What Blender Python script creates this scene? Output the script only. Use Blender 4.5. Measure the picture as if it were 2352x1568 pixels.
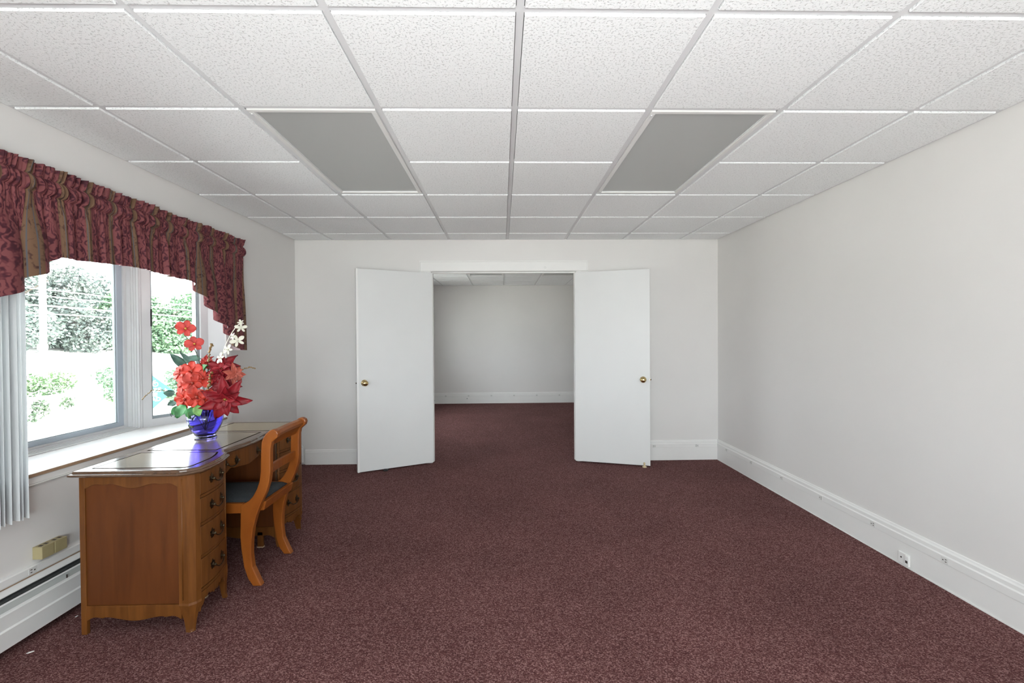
import bpy, bmesh, math, random
from mathutils import Vector, Matrix, noise as mnoise
random.seed(7)
PI = math.pi
scn = bpy.context.scene
COL = scn.collection
for o in list(bpy.data.objects):
    bpy.data.objects.remove(o)

# ------------------------------------------------------------------ camera
CAMZ = 1.3332
cam_d = bpy.data.cameras.new('camera')
cam_d.sensor_width = 36.0
cam_d.lens = 36.0 * 1037.5 / 2352.0
cam_d.clip_start = 0.05
cam_d.clip_end = 500
cam = bpy.data.objects.new('camera', cam_d)
COL.objects.link(cam)
yaw, pitch, roll = 0.0224, -0.01122, -0.00672
fw = Vector((math.sin(yaw) * math.cos(pitch), math.cos(yaw) * math.cos(pitch), math.sin(pitch)))
rt = Vector((math.cos(yaw), -math.sin(yaw), 0))
up = rt.cross(fw)
r2 = rt * math.cos(roll) + up * math.sin(roll)
u2 = -rt * math.sin(roll) + up * math.cos(roll)
M = Matrix((r2, u2, -fw)).transposed().to_4x4()
M.translation = Vector((0, 0, CAMZ))
cam.matrix_world = M
scn.camera = cam

# ------------------------------------------------------------------ sky, sun, exposure
SKY = 7.0
w = bpy.data.worlds.new('sky')
scn.world = w
w.use_nodes = True
bgn = w.node_tree.nodes['Background']
bgn.inputs[0].default_value = (0.90, 0.96, 1.0, 1)
bgn.inputs[1].default_value = SKY
sun_d = bpy.data.lights.new('sun', 'SUN')
sun_d.energy = 15.0
sun_d.angle = math.radians(3)
sun_d.color = (1.0, 0.95, 0.86)
sun = bpy.data.objects.new('sun', sun_d)
COL.objects.link(sun)
# the sun stands behind the house (from the right and behind the far room), so none of it falls through the windows
sun.rotation_euler = Vector((-0.62, -0.25, -0.75)).to_track_quat('-Z', 'Y').to_euler()

def portal(name, loc, rot, sx, sy):
    d = bpy.data.lights.new(name, 'AREA')
    d.shape = 'RECTANGLE'
    d.size = sx
    d.size_y = sy
    d.cycles.is_portal = True
    o = bpy.data.objects.new(name, d)
    COL.objects.link(o)
    o.location = loc
    o.rotation_euler = rot
    return o

# added unseen spot behind the camera, standing in for a flash, brightens the ceiling
fl_d = bpy.data.lights.new('ceiling_fill_spot', 'SPOT')
fl_d.energy = 165.0
fl_d.spot_size = math.radians(160)
fl_d.spot_blend = 1.0
fl_d.shadow_soft_size = 0.25
fl_d.color = (0.96, 0.985, 1.0)
fl = bpy.data.objects.new('ceiling_fill_spot', fl_d)
COL.objects.link(fl)
fl.location = (0.1, -0.75, 1.08)
fl.rotation_euler = Vector((0, 0.66, 0.75)).to_track_quat('-Z', 'Y').to_euler()

vs = scn.view_settings
vs.view_transform = 'Standard'
vs.look = 'None'
vs.gamma = 1
vs.exposure = 0.68
vs.use_curve_mapping = False
cy = scn.cycles
cy.max_bounces = 10
cy.diffuse_bounces = 6
cy.glossy_bounces = 5
cy.transmission_bounces = 8
cy.transparent_max_bounces = 16
cy.use_denoising = True
cy.adaptive_threshold = 0.02
cy.sample_clamp_indirect = 12

# ------------------------------------------------------------------ helpers
def org(o):
    v = Vector((0, 0, 0))
    while o is not None:
        v = v + o.location
        o = o.parent
    return v

class MB:
    def __init__(s):
        s.v = []
        s.f = []
        s.uv = None
    def add(s, vv, ff):
        n = len(s.v)
        s.v += [tuple(a) for a in vv]
        s.f += [tuple(i + n for i in q) for q in ff]
        return s
    def box(s, x0, x1, y0, y1, z0, z1):
        return s.add([(x0, y0, z0), (x1, y0, z0), (x1, y1, z0), (x0, y1, z0), (x0, y0, z1), (x1, y0, z1), (x1, y1, z1), (x0, y1, z1)],
                     [(0, 3, 2, 1), (4, 5, 6, 7), (0, 1, 5, 4), (1, 2, 6, 5), (2, 3, 7, 6), (3, 0, 4, 7)])
    def prism(s, poly, a0, a1, axis):
        """poly: 2-d outline (the two axes left), extruded along axis from a0 to a1"""
        def P(q, a):
            if axis == 0: return (a, q[0], q[1])
            if axis == 1: return (q[0], a, q[1])
            return (q[0], q[1], a)
        n = len(poly)
        vv = [P(q, a0) for q in poly] + [P(q, a1) for q in poly]
        ff = [tuple(range(n)), tuple(reversed(range(n, 2 * n)))]
        for i in range(n):
            j = (i + 1) % n
            ff.append((i, i + n, j + n, j))
        return s.add(vv, ff)
    def rings(s, rs, close=True, cap0=True, cap1=True):
        n = len(rs[0])
        vv = [q for r in rs for q in r]
        ff = []
        m = n if close else n - 1
        for k in range(len(rs) - 1):
            for i in range(m):
                j = (i + 1) % n
                ff.append((k * n + i, k * n + j, (k + 1) * n + j, (k + 1) * n + i))
        if cap0: ff.append(tuple(reversed(range(n))))
        if cap1: ff.append(tuple(range((len(rs) - 1) * n, len(rs) * n)))
        return s.add(vv, ff)
    def lathe(s, prof, c, axis=(0, 0, 1), n=24, cap=True):
        ax = Vector(axis).normalized()
        a = ax.orthogonal().normalized()
        b = ax.cross(a)
        c = Vector(c)
        rs = []
        for r, h in prof:
            rs.append([c + ax * h + a * (r * math.cos(2 * PI * i / n)) + b * (r * math.sin(2 * PI * i / n)) for i in range(n)])
        return s.rings(rs, True, cap, cap)
    def tube(s, pts, r, n=6):
        pts = [Vector(q) for q in pts]
        rs = []
        for i, q in enumerate(pts):
            t = (pts[min(i + 1, len(pts) - 1)] - pts[max(i - 1, 0)]).normalized()
            a = t.cross(Vector((0.13, 0.27, 0.95)))
            if a.length < 1e-4: a = t.orthogonal()
            a.normalize()
            b = t.cross(a)
            rr = r[i] if isinstance(r, (list, tuple)) else r
            rs.append([q + a * (rr * math.cos(2 * PI * k / n)) + b * (rr * math.sin(2 * PI * k / n)) for k in range(n)])
        return s.rings(rs)
    def ball(s, c, r, n=8, m=6, sz=1.0):
        prof = [(max(r * math.sin(PI * k / m), 1e-4), -r * sz * math.cos(PI * k / m)) for k in range(m + 1)]
        return s.lathe(prof, c, n=n)
    def build(s, name, mat, parent=None, smooth=False, bevel=0, origin=None):
        o0 = org(parent) if parent is not None else Vector(origin if origin is not None else (0, 0, 0))
        me = bpy.data.meshes.new(name)
        me.from_pydata([tuple(Vector(q) - o0) for q in s.v], [], s.f)
        if s.uv:
            L = me.uv_layers.new(name='UVMap')
            for li, lp in enumerate(me.loops):
                L.data[li].uv = s.uv[lp.vertex_index]
        me.validate()
        bm = bmesh.new()
        bm.from_mesh(me)
        bmesh.ops.recalc_face_normals(bm, faces=bm.faces)
        bm.to_mesh(me)
        bm.free()
        me.materials.append(mat)
        if smooth:
            for q in me.polygons: q.use_smooth = True
        o = bpy.data.objects.new(name, me)
        COL.objects.link(o)
        if parent is not None:
            o.parent = parent
        else:
            o.location = o0
        if bevel:
            md = o.modifiers.new('bevel', 'BEVEL')
            md.width = bevel
            md.segments = 2
            md.limit_method = 'ANGLE'
            md.angle_limit = math.radians(50)
        return o

def tag(o, label, cat, group=None):
    o['label'] = label
    o['category'] = cat
    if group: o['group'] = group
    return o

def struct(o):
    o['kind'] = 'structure'
    return o

def thing(name, label, cat, loc, group=None):
    o = bpy.data.objects.new(name, None)
    o.empty_display_size = 0.1
    COL.objects.link(o)
    o.location = loc
    return tag(o, label, cat, group)

def copyobj(o, parent, loc=None):
    c = o.copy()
    COL.objects.link(c)
    c.parent = parent
    if loc is not None: c.location = loc
    return c

# ------------------------------------------------------------------ materials
def mat(name, col, rough=0.5, var=0.06, vscale=8.0, bump=0.0, bscale=200.0, metal=0.0, coat=0.0, trans=0.0, ior=1.45, spec=0.5, bdist=0.002, stretch=None, detail=3.0):
    m = bpy.data.materials.new(name)
    m.use_nodes = True
    nt = m.node_tree
    N = nt.nodes
    Lk = nt.links.new
    b = N['Principled BSDF']
    b.inputs['Roughness'].default_value = rough
    b.inputs['Metallic'].default_value = metal
    b.inputs['Coat Weight'].default_value = coat
    b.inputs['Transmission Weight'].default_value = trans
    b.inputs['IOR'].default_value = ior
    b.inputs['Specular IOR Level'].default_value = spec
    tc = N.new('ShaderNodeTexCoord')
    src = tc.outputs['Object']
    if stretch:
        mp = N.new('ShaderNodeMapping')
        mp.inputs['Scale'].default_value = stretch
        Lk(src, mp.inputs['Vector'])
        src = mp.outputs['Vector']
    n = N.new('ShaderNodeTexNoise')
    n.inputs['Scale'].default_value = vscale
    n.inputs['Detail'].default_value = detail
    Lk(src, n.inputs['Vector'])
    r = N.new('ShaderNodeValToRGB')
    r.color_ramp.elements[0].position = 0.3
    r.color_ramp.elements[1].position = 0.7
    r.color_ramp.elements[0].color = tuple(c * (1 - var) for c in col) + (1,)
    r.color_ramp.elements[1].color = tuple(min(c * (1 + var), 1) for c in col) + (1,)
    Lk(n.outputs['Fac'], r.inputs['Fac'])
    Lk(r.outputs['Color'], b.inputs['Base Color'])
    if bump:
        n2 = N.new('ShaderNodeTexNoise')
        n2.inputs['Scale'].default_value = bscale
        n2.inputs['Detail'].default_value = 2
        Lk(src, n2.inputs['Vector'])
        bp = N.new('ShaderNodeBump')
        bp.inputs['Strength'].default_value = bump
        bp.inputs['Distance'].default_value = bdist
        Lk(n2.outputs['Fac'], bp.inputs['Height'])
        Lk(bp.outputs['Normal'], b.inputs['Normal'])
    return m

M_wall = mat('wall paint', (0.728, 0.712, 0.697), 0.62, 0.015, 2.0, 0.06, 260)
M_trim = mat('white trim paint', (0.79, 0.785, 0.77), 0.35, 0.015, 4)
M_door = mat('white door paint', (0.70, 0.705, 0.70), 0.42, 0.012, 3)
M_vinyl = mat('white window vinyl', (0.60, 0.61, 0.62), 0.3, 0.02, 6)
M_sash = mat('grey window gasket', (0.30, 0.34, 0.36), 0.45, 0.05, 6)
M_sash_sky = mat('sky tinted sash vinyl', (0.40, 0.46, 0.52), 0.35, 0.04, 6)  # cool sky light on the vinyl is put into this base colour
M_sill = mat('glossy sill paint', (0.78, 0.78, 0.77), 0.12, 0.02, 5)
M_rawwood = mat('bare wood edge', (0.36, 0.24, 0.15), 0.6, 0.2, 30, stretch=(8, 1, 8))
M_bar = mat('ceiling grid bar enamel', (0.74, 0.745, 0.755), 0.4, 0.02, 5)
M_heater = mat('heater enamel', (0.76, 0.765, 0.755), 0.35, 0.02, 5)
M_fins = mat('shaded heater fins', (0.05, 0.055, 0.055), 0.5, 0.3, 60)
M_heatgrey = mat('heater damper grey', (0.42, 0.44, 0.43), 0.4, 0.05, 10)
M_beige = mat('beige phone box plastic', (0.36, 0.305, 0.165), 0.45, 0.05, 20)
M_brown = mat('dark slot', (0.04, 0.03, 0.025), 0.6, 0.1, 20)
M_brass = mat('polished brass', (0.58, 0.44, 0.21), 0.16, 0.05, 10, metal=1.0)
M_darkbrass = mat('antique brass', (0.085, 0.065, 0.04), 0.32, 0.4, 60, metal=1.0)
M_black = mat('black rubber', (0.02, 0.02, 0.02), 0.6, 0.1, 20)
M_tan = mat('tan rubber', (0.60, 0.50, 0.32), 0.5, 0.08, 20)
M_paper = mat('paper scrap', (0.85, 0.85, 0.84), 0.7, 0.02, 20)
M_blind = mat('vinyl blind slat', (0.70, 0.72, 0.73), 0.4, 0.03, 4)
M_lead = mat('grey outlet face', (0.70, 0.70, 0.68), 0.4, 0.03, 4)

def wood(name, dark, light, rough, coat, scale=6.0, stretch=(1, 1, 9)):
    m = mat(name, light, rough, 0.1, scale, coat=coat, stretch=stretch)
    nt = m.node_tree
    N = nt.nodes
    b = N['Principled BSDF']
    ramp = [n for n in N if n.type == 'VALTORGB'][0]
    nz = [n for n in N if n.type == 'TEX_NOISE'][0]
    nz.inputs['Distortion'].default_value = 0.6
    nz.inputs['Detail'].default_value = 6
    ramp.color_ramp.elements[0].color = dark + (1,)
    ramp.color_ramp.elements[1].color = light + (1,)
    b.inputs['Coat Roughness'].default_value = 0.12
    if rough > 0.3: b.inputs['Specular IOR Level'].default_value = 0.3
    return m
M_desk = wood('walnut stained desk wood', (0.100, 0.033, 0.006), (0.160, 0.056, 0.011), 0.45, 0.05, 7.0, (5, 5, 0.6))
M_deskpanel = wood('desk panel veneer', (0.080, 0.021, 0.0035), (0.120, 0.034, 0.0065), 0.55, 0.0, 5.0, (4, 4, 0.5))
M_desktop = wood('polished desk top', (0.075, 0.042, 0.025), (0.115, 0.065, 0.038), 0.16, 0.5, 6.0, (6, 0.6, 6))
M_leather = wood('worn tooled top panel', (0.130, 0.095, 0.048), (0.19, 0.145, 0.08), 0.2, 0.35, 6.0, (3, 1.0, 3))
M_groove = mat('top groove', (0.012, 0.008, 0.006), 0.95, 0.1, 20, spec=0.0)
M_deskdark = mat('desk inner wood and gap shade', (0.07, 0.035, 0.016), 0.6, 0.15, 10)
M_chair = wood('orange maple chair wood', (0.205, 0.051, 0.0065), (0.27, 0.079, 0.012), 0.38, 0.08, 5.0, (3, 3, 0.8))
M_chip = mat('worn wood chip', (0.45, 0.33, 0.22), 0.6, 0.2, 40)
M_seat = mat('dark slate seat cloth', (0.030, 0.036, 0.040), 0.85, 0.25, 120, 0.5, 700)

def glass_pane():
    m = bpy.data.materials.new('window glass')
    m.use_nodes = True
    N = m.node_tree.nodes
    N.clear()
    out = N.new('ShaderNodeOutputMaterial')
    mx = N.new('ShaderNodeMixShader')
    t = N.new('ShaderNodeBsdfTransparent')
    t.inputs['Color'].default_value = (0.97, 0.985, 0.98, 1)
    g = N.new('ShaderNodeBsdfGlossy')
    g.inputs['Roughness'].default_value = 0.02
    fr = N.new('ShaderNodeFresnel')
    fr.inputs['IOR'].default_value = 1.25
    L = m.node_tree.links.new
    L(fr.outputs[0], mx.inputs[0]); L(t.outputs[0], mx.inputs[1]); L(g.outputs[0], mx.inputs[2]); L(mx.outputs[0], out.inputs[0])
    return m
M_glass = glass_pane()

def carpet():
    m = bpy.data.materials.new('burgundy loop carpet')
    m.use_nodes = True
    nt = m.node_tree
    N = nt.nodes
    L = nt.links.new
    b = N['Principled BSDF']
    b.inputs['Roughness'].default_value = 0.95
    b.inputs['Specular IOR Level'].default_value = 0.1
    tc = N.new('ShaderNodeTexCoord')
    mp = N.new('ShaderNodeMapping')
    mp.inputs['Rotation'].default_value = (0, 0, math.radians(38))
    mp.inputs['Scale'].default_value = (1.0, 1.5, 1.0)
    L(tc.outputs['Object'], mp.inputs['Vector'])
    v = N.new('ShaderNodeTexVoronoi')
    v.inputs['Scale'].default_value = 190
    L(mp.outputs['Vector'], v.inputs['Vector'])
    sep = N.new('ShaderNodeSeparateColor')
    L(v.outputs['Color'], sep.inputs['Color'])
    r = N.new('ShaderNodeValToRGB')
    e = r.color_ramp.elements
    e[0].position = 0.0; e[0].color = (0.070, 0.024, 0.024, 1)
    e[1].position = 1.0; e[1].color = (0.30, 0.170, 0.160, 1)
    q = e.new(0.55); q.color = (0.132, 0.055, 0.053, 1)
    L(sep.outputs[0], r.inputs['Fac'])
    n = N.new('ShaderNodeTexNoise')
    n.inputs['Scale'].default_value = 1.6
    n.inputs['Detail'].default_value = 4
    L(tc.outputs['Object'], n.inputs['Vector'])
    mr = N.new('ShaderNodeMapRange')
    mr.inputs['From Min'].default_value = 0.3; mr.inputs['From Max'].default_value = 0.7
    mr.inputs['To Min'].default_value = 0.88; mr.inputs['To Max'].default_value = 1.1
    L(n.outputs['Fac'], mr.inputs['Value'])
    mul = N.new('ShaderNodeVectorMath'); mul.operation = 'SCALE'
    L(r.outputs['Color'], mul.inputs[0]); L(mr.outputs[0], mul.inputs['Scale'])
    L(mul.outputs[0], b.inputs['Base Color'])
    bp = N.new('ShaderNodeBump')
    bp.inputs['Strength'].default_value = 0.8
    bp.inputs['Distance'].default_value = 0.004
    bp.invert = True
    L(v.outputs['Distance'], bp.inputs['Height'])
    L(bp.outputs['Normal'], b.inputs['Normal'])
    return m
M_carpet = carpet()

def tilemat():
    m = bpy.data.materials.new('fissured ceiling tile')
    m.use_nodes = True
    nt = m.node_tree
    N = nt.nodes
    L = nt.links.new
    b = N['Principled BSDF']
    b.inputs['Roughness'].default_value = 0.85
    b.inputs['Specular IOR Level'].default_value = 0.2
    tc = N.new('ShaderNodeTexCoord')
    g = N.new('ShaderNodeNewGeometry')
    n = N.new('ShaderNodeTexNoise')
    n.inputs['Scale'].default_value = 125; n.inputs['Detail'].default_value = 2.5; n.inputs['Roughness'].default_value = 0.6
    L(g.outputs['Position'], n.inputs['Vector'])
    r = N.new('ShaderNodeValToRGB')
    r.color_ramp.elements[0].position = 0.36; r.color_ramp.elements[0].color = (0.0, 0.0, 0.0, 1)
    r.color_ramp.elements[1].position = 0.46; r.color_ramp.elements[1].color = (1, 1, 1, 1)
    L(n.outputs['Fac'], r.inputs['Fac'])
    r2 = N.new('ShaderNodeValToRGB')
    r2.color_ramp.elements[0].position = 0.0; r2.color_ramp.elements[0].color = (0.72, 0.73, 0.73, 1)
    r2.color_ramp.elements[1].position = 0.6; r2.color_ramp.elements[1].color = (0.93, 0.945, 0.95, 1)
    L(r.outputs['Color'], r2.inputs['Fac'])
    L(r2.outputs['Color'], b.inputs['Base Color'])
    bp = N.new('ShaderNodeBump')
    bp.inputs['Strength'].default_value = 0.55; bp.inputs['Distance'].default_value = 0.003
    L(r.outputs['Color'], bp.inputs['Height'])
    L(bp.outputs['Normal'], b.inputs['Normal'])
    return m
M_tile = tilemat()

def lensmat():
    m = bpy.data.materials.new('prismatic light lens')
    m.use_nodes = True
    nt = m.node_tree
    N = nt.nodes
    L = nt.links.new
    b = N['Principled BSDF']
    b.inputs['Base Color'].default_value = (0.43, 0.44, 0.425, 1)
    b.inputs['Roughness'].default_value = 0.3
    tc = N.new('ShaderNodeTexCoord')
    mp = N.new('ShaderNodeMapping')
    mp.inputs['Rotation'].default_value = (0, 0, PI / 4)
    L(tc.outputs['Object'], mp.inputs['Vector'])
    c = N.new('ShaderNodeTexVoronoi')
    c.distance = 'CHEBYCHEV'
    c.inputs['Scale'].default_value = 120
    c.inputs['Randomness'].default_value = 0
    L(mp.outputs['Vector'], c.inputs['Vector'])
    r = N.new('ShaderNodeValToRGB')
    r.color_ramp.elements[0].color = (0.54, 0.55, 0.535, 1)
    r.color_ramp.elements[1].color = (0.43, 0.44, 0.43, 1)
    r.color_ramp.elements[1].position = 0.55
    L(c.outputs['Distance'], r.inputs['Fac'])
    L(r.outputs['Color'], b.inputs['Base Color'])
    bp = N.new('ShaderNodeBump')
    bp.inputs['Strength'].default_value = 0.3; bp.inputs['Distance'].default_value = 0.002
    L(c.outputs['Distance'], bp.inputs['Height'])
    L(bp.outputs['Normal'], b.inputs['Normal'])
    return m
M_lens = lensmat()

# ------------------------------------------------------------------ room shell
LX, RX, BY, FY = -2.1636, 2.316, 4.7926, -2.2
CZ = 2.3595
WT = 0.13
Y2 = BY + WT          # near face of the far room
FAR = 9.04
BAY0, BAY1 = 1.58, 3.578      # bay opening along the left wall
BZ0, BZ1 = 0.70, 1.96
OX0, OX1, OZ = -0.742, 0.790, 2.022   # doorway

f = MB().box(LX - 0.45, RX + 0.2, FY - 0.2, FAR + 0.2, -0.12, 0.0).build('floor', M_carpet)
struct(f)
# left wall with the bay opening, carried on along the far room with its own window opening
m = MB()
m.box(LX - WT, LX, FY, BAY0, 0, CZ + 0.2)
m.box(LX - WT, LX, BAY1, BY + WT, 0, CZ + 0.2)
m.box(LX - WT, LX, BAY0, BAY1, 0, BZ0)
m.box(LX - WT, LX, BAY0, BAY1, BZ1, CZ + 0.2)
struct(m.build('wall_left', M_wall))
m = MB()
m.box(LX - WT, LX, Y2, 5.9, 0, CZ + 0.2)
m.box(LX - WT, LX, 7.9, FAR, 0, CZ + 0.2)
m.box(LX - WT, LX, 5.9, 7.9, 0, 0.72)
m.box(LX - WT, LX, 5.9, 7.9, 2.0, CZ + 0.2)
struct(m.build('wall_left_next_room', M_wall))
struct(MB().box(RX, RX + WT, FY, BY + WT, 0, CZ + 0.2).build('wall_right', M_wall))
struct(MB().box(RX, RX + WT, Y2, FAR, 0, CZ + 0.2).build('wall_right_next_room', M_wall))
m = MB()
m.box(LX, OX0 - 0.02, BY, BY + WT, 0, CZ + 0.2)
m.box(OX1 + 0.02, RX, BY, BY + WT, 0, CZ + 0.2)
m.box(OX0 - 0.02, OX1 + 0.02, BY, BY + WT, OZ + 0.02, CZ + 0.2)
struct(m.build('wall_back', M_wall))
struct(MB().box(LX - WT, RX + WT, FAR, FAR + WT, 0, CZ + 0.2).build('wall_far', M_wall))
FWX0, FWX1, FWZ0, FWZ1 = -1.75, 1.95, 0.55, 2.15
m = MB()
m.box(LX - WT, FWX0, FY - WT, FY, 0, CZ + 0.2)
m.box(FWX1, RX + WT, FY - WT, FY, 0, CZ + 0.2)
m.box(FWX0, FWX1, FY - WT, FY, 0, FWZ0)
m.box(FWX0, FWX1, FY - WT, FY, FWZ1, CZ + 0.2)
struct(m.build('wall_front', M_wall))

# ------------------------------------------------------------------ suspended ceilings
T = 0.6096
GX0, GY0 = 0.0648, 2.0395
def make_ceiling(y_lo, y_hi, gx0, gy0, fixtures, full_name='ceiling'):
    c = MB().box(LX - WT, RX + WT, y_lo, y_hi, CZ + 0.07, CZ + 0.2).build('ceiling', M_wall, origin=(0, (y_lo + y_hi) / 2, CZ + 0.07))
    struct(c)
    c['label'] = full_name
    xs = [LX] + [gx0 + i * T for i in range(-5, 6) if LX + 0.05 < gx0 + i * T < RX - 0.05] + [RX]
    ys = [y_lo] + [gy0 + j * T for j in range(-20, 20) if y_lo + 0.05 < gy0 + j * T < y_hi - 0.05] + [y_hi]
    hb = 0.012
    for x in xs[1:-1]:
        MB().box(x - hb, x + hb, y_lo, y_hi, CZ, CZ + 0.003).box(x - 0.002, x + 0.002, y_lo, y_hi, CZ + 0.003, CZ + 0.04).build('grid_bar', M_bar, c)
    for y in ys[1:-1]:
        segs = [(LX, RX)]
        for a in fixtures:
            if a[2] + 0.05 < y < a[3] - 0.05:
                segs = [q for (u, v) in segs for q in (((u, a[0]), (a[1], v)) if u < a[0] and a[1] < v else ((u, v),))]
        for (u, v) in segs:
            MB().box(u, v, y - hb, y + hb, CZ + 0.0004, CZ + 0.0034).build('grid_bar', M_bar, c)
    # wall angle round the edge
    w_ = 0.018
    for a in ((LX, LX + w_, y_lo, y_hi), (RX - w_, RX, y_lo, y_hi), (LX, RX, y_lo, y_lo + w_), (LX, RX, y_hi - w_, y_hi)):
        MB().box(*a, CZ + 0.0002, CZ + 0.0032).build('wall_angle', M_bar, c)
    full = None
    D = 0.0075
    def tile_mesh(sx, sy):
        hx, hy = sx / 2, sy / 2
        b_ = 0.002
        rs = []
        for z, i in ((0.02, 0), (-D + b_, 0), (-D, b_)):
            rs.append([(-hx + i, -hy + i, z), (hx - i, -hy + i, z), (hx - i, hy - i, z), (-hx + i, hy - i, z)])
        return MB().rings(rs)
    for i in range(len(xs) - 1):
        for j in range(len(ys) - 1):
            cx, cyy = (xs[i] + xs[i + 1]) / 2, (ys[j] + ys[j + 1]) / 2
            if any(a[0] < cx < a[1] and a[2] < cyy < a[3] for a in fixtures): continue
            g = 0.0145
            x0 = xs[i] + (0.020 if i == 0 else g); x1 = xs[i + 1] - (0.020 if i == len(xs) - 2 else g)
            y0 = ys[j] + (0.020 if j == 0 else g); y1 = ys[j + 1] - (0.020 if j == len(ys) - 2 else g)
            isfull = abs(xs[i + 1] - xs[i] - T) < 1e-3 and abs(ys[j + 1] - ys[j] - T) < 1e-3
            loc = Vector(((x0 + x1) / 2, (y0 + y1) / 2, CZ)) - c.location
            if isfull and full is not None:
                copyobj(full, c, loc)
                continue
            t = tile_mesh(x1 - x0, y1 - y0)
            me = bpy.data.meshes.new('ceiling_tile')
            me.from_pydata(t.v, [], t.f)
            me.materials.append(M_tile)
            bm = bmesh.new(); bm.from_mesh(me); bmesh.ops.recalc_face_normals(bm, faces=bm.faces); bm.to_mesh(me); bm.free()
            o = bpy.data.objects.new('ceiling_tile', me)
            COL.objects.link(o)
            o.parent = c
            o.location = loc
            if isfull: full = o
    return c

def troffer(x0, x1, y0, y1, label, group):
    t = thing('ceiling_light', label, 'ceiling light', ((x0 + x1) / 2, (y0 + y1) / 2, CZ), group)
    a = 0.014
    X0, X1, Y0, Y1 = x0 + a, x1 - a, y0 + a, y1 - a
    m = MB()
    for k in range(4): pass
    m.box(X0, X1, Y0, Y1, CZ + 0.075, CZ + 0.085)
    m.box(X0, X0 + 0.004, Y0, Y1, CZ + 0.004, CZ + 0.085).box(X1 - 0.004, X1, Y0, Y1, CZ + 0.004, CZ + 0.085)
    m.box(X0, X1, Y0, Y0 + 0.004, CZ + 0.004, CZ + 0.085).box(X0, X1, Y1 - 0.004, Y1, CZ + 0.004, CZ + 0.085)
    m.build('housing', M_bar, t)
    b = 0.026
    def ring(z0, z1, i0, i1):
        q = MB()
        q.box(X0 + i0, X1 - i0, Y0 + i0, Y0 + i1, z0, z1).box(X0 + i0, X1 - i0, Y1 - i1, Y1 - i0, z0, z1)
        q.box(X0 + i0, X0 + i1, Y0 + i1, Y1 - i1, z0, z1).box(X1 - i1, X1 - i0, Y0 + i1, Y1 - i1, z0, z1)
        return q
    fr = ring(CZ - 0.006, CZ + 0.008, 0.004, b).build('door_frame', M_trim, t, bevel=0.0015)
    ring(CZ - 0.001, CZ + 0.006, b, b + 0.004).build('inner_lip', M_bar, fr)
    MB().box(X0 + b + 0.002, X1 - b - 0.002, Y0 + b + 0.002, Y1 - b - 0.002, CZ + 0.004, CZ + 0.008).build('lens', M_lens, t)
    for (lx, ly) in ((X0 + 0.012, Y0 + 0.05), (X0 + 0.012, Y1 - 0.05)):
        MB().box(lx - 0.004, lx + 0.004, ly - 0.014, ly + 0.014, CZ - 0.009, CZ - 0.005).build('latch', M_bar, t, bevel=0.001)
    return t

F1 = (GX0 - 2 * T, GX0 - T, GY0, GY0 + 2 * T)
F2 = (GX0 + T, GX0 + 2 * T, GY0, GY0 + 2 * T)
make_ceiling(FY, BY, GX0, GY0, [F1, F2], 'white suspended ceiling of square fissured tiles')
troffer(*F1, 'unlit grey recessed ceiling light panel nearest the curtained window', 'recessed ceiling lights')
troffer(*F2, 'unlit grey recessed ceiling light panel nearest the bare right wall', 'recessed ceiling lights')
NG = 7.645
F3 = (0.05 - T, 0.05, NG - 2 * T, NG)
F4 = (0.05 + T, 0.05 + 2 * T, NG - 2 * T, NG)
make_ceiling(Y2, FAR, 0.05, NG, [F3, F4], 'suspended ceiling of the room beyond the doors')
troffer(*F3, 'recessed ceiling light seen through the doorway, nearer the left door', 'ceiling lights of the next room')
troffer(*F4, 'recessed ceiling light seen through the doorway, nearer the right door', 'ceiling lights of the next room')

# ------------------------------------------------------------------ baseboards with plug strip
def outlet_face(parent, c, nrm, along):
    """a small three-slot receptacle in the strip; c centre, nrm outward, along = direction of the strip"""
    n = Vector(nrm); a = Vector(along); u = Vector((0, 0, 1)); c = Vector(c)
    def slab(p, w_, h_, d_):
        vv = []
        for k in (0, d_):
            for sx, sz in ((-1, -1), (1, -1), (1, 1), (-1, 1)):
                vv.append(p + a * (sx * w_ / 2) + u * (sz * h_ / 2) + n * k)
        return vv, [(0, 1, 2, 3), (7, 6, 5, 4), (0, 4, 5, 1), (1, 5, 6, 2), (2, 6, 7, 3), (3, 7, 4, 0)]
    o = MB().add(*slab(c, 0.036, 0.030, 0.0015)).build('outlet', M_lead, parent)
    q = MB()
    q.add(*slab(c + a * -0.007 + u * 0.006 + n * 0.0012, 0.008, 0.0035, 0.001))
    q.add(*slab(c + a * -0.007 + u * -0.006 + n * 0.0012, 0.008, 0.0035, 0.001))
    q.add(*slab(c + a * 0.008 + n * 0.0012, 0.0055, 0.0055, 0.001))
    q.build('slots', M_brown, parent)
    return o

PROF = [(0, 0.0), (0.016, 0.0), (0.016, 0.134), (0.019, 0.136), (0.019, 0.172), (0.016, 0.174), (0.013, 0.178), (0.013, 0.196), (0.008, 0.204), (0.006, 0.212), (0, 0.214)]
PROFP = [(0, 0.0), (0.016, 0.0), (0.016, 0.132), (0.013, 0.137), (0.013, 0.147), (0.007, 0.155), (0, 0.157)]
# right wall
p = [(RX - d, z) for d, z in PROF]
b = MB().prism(p, FY, BY, 1).build('baseboard_right', M_trim)
struct(b)
for k in range(-3, 6):
    outlet_face(b, (RX - 0.019, 2.288 + 0.4573 * k, 0.153), (-1, 0, 0), (0, 1, 0))
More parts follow.
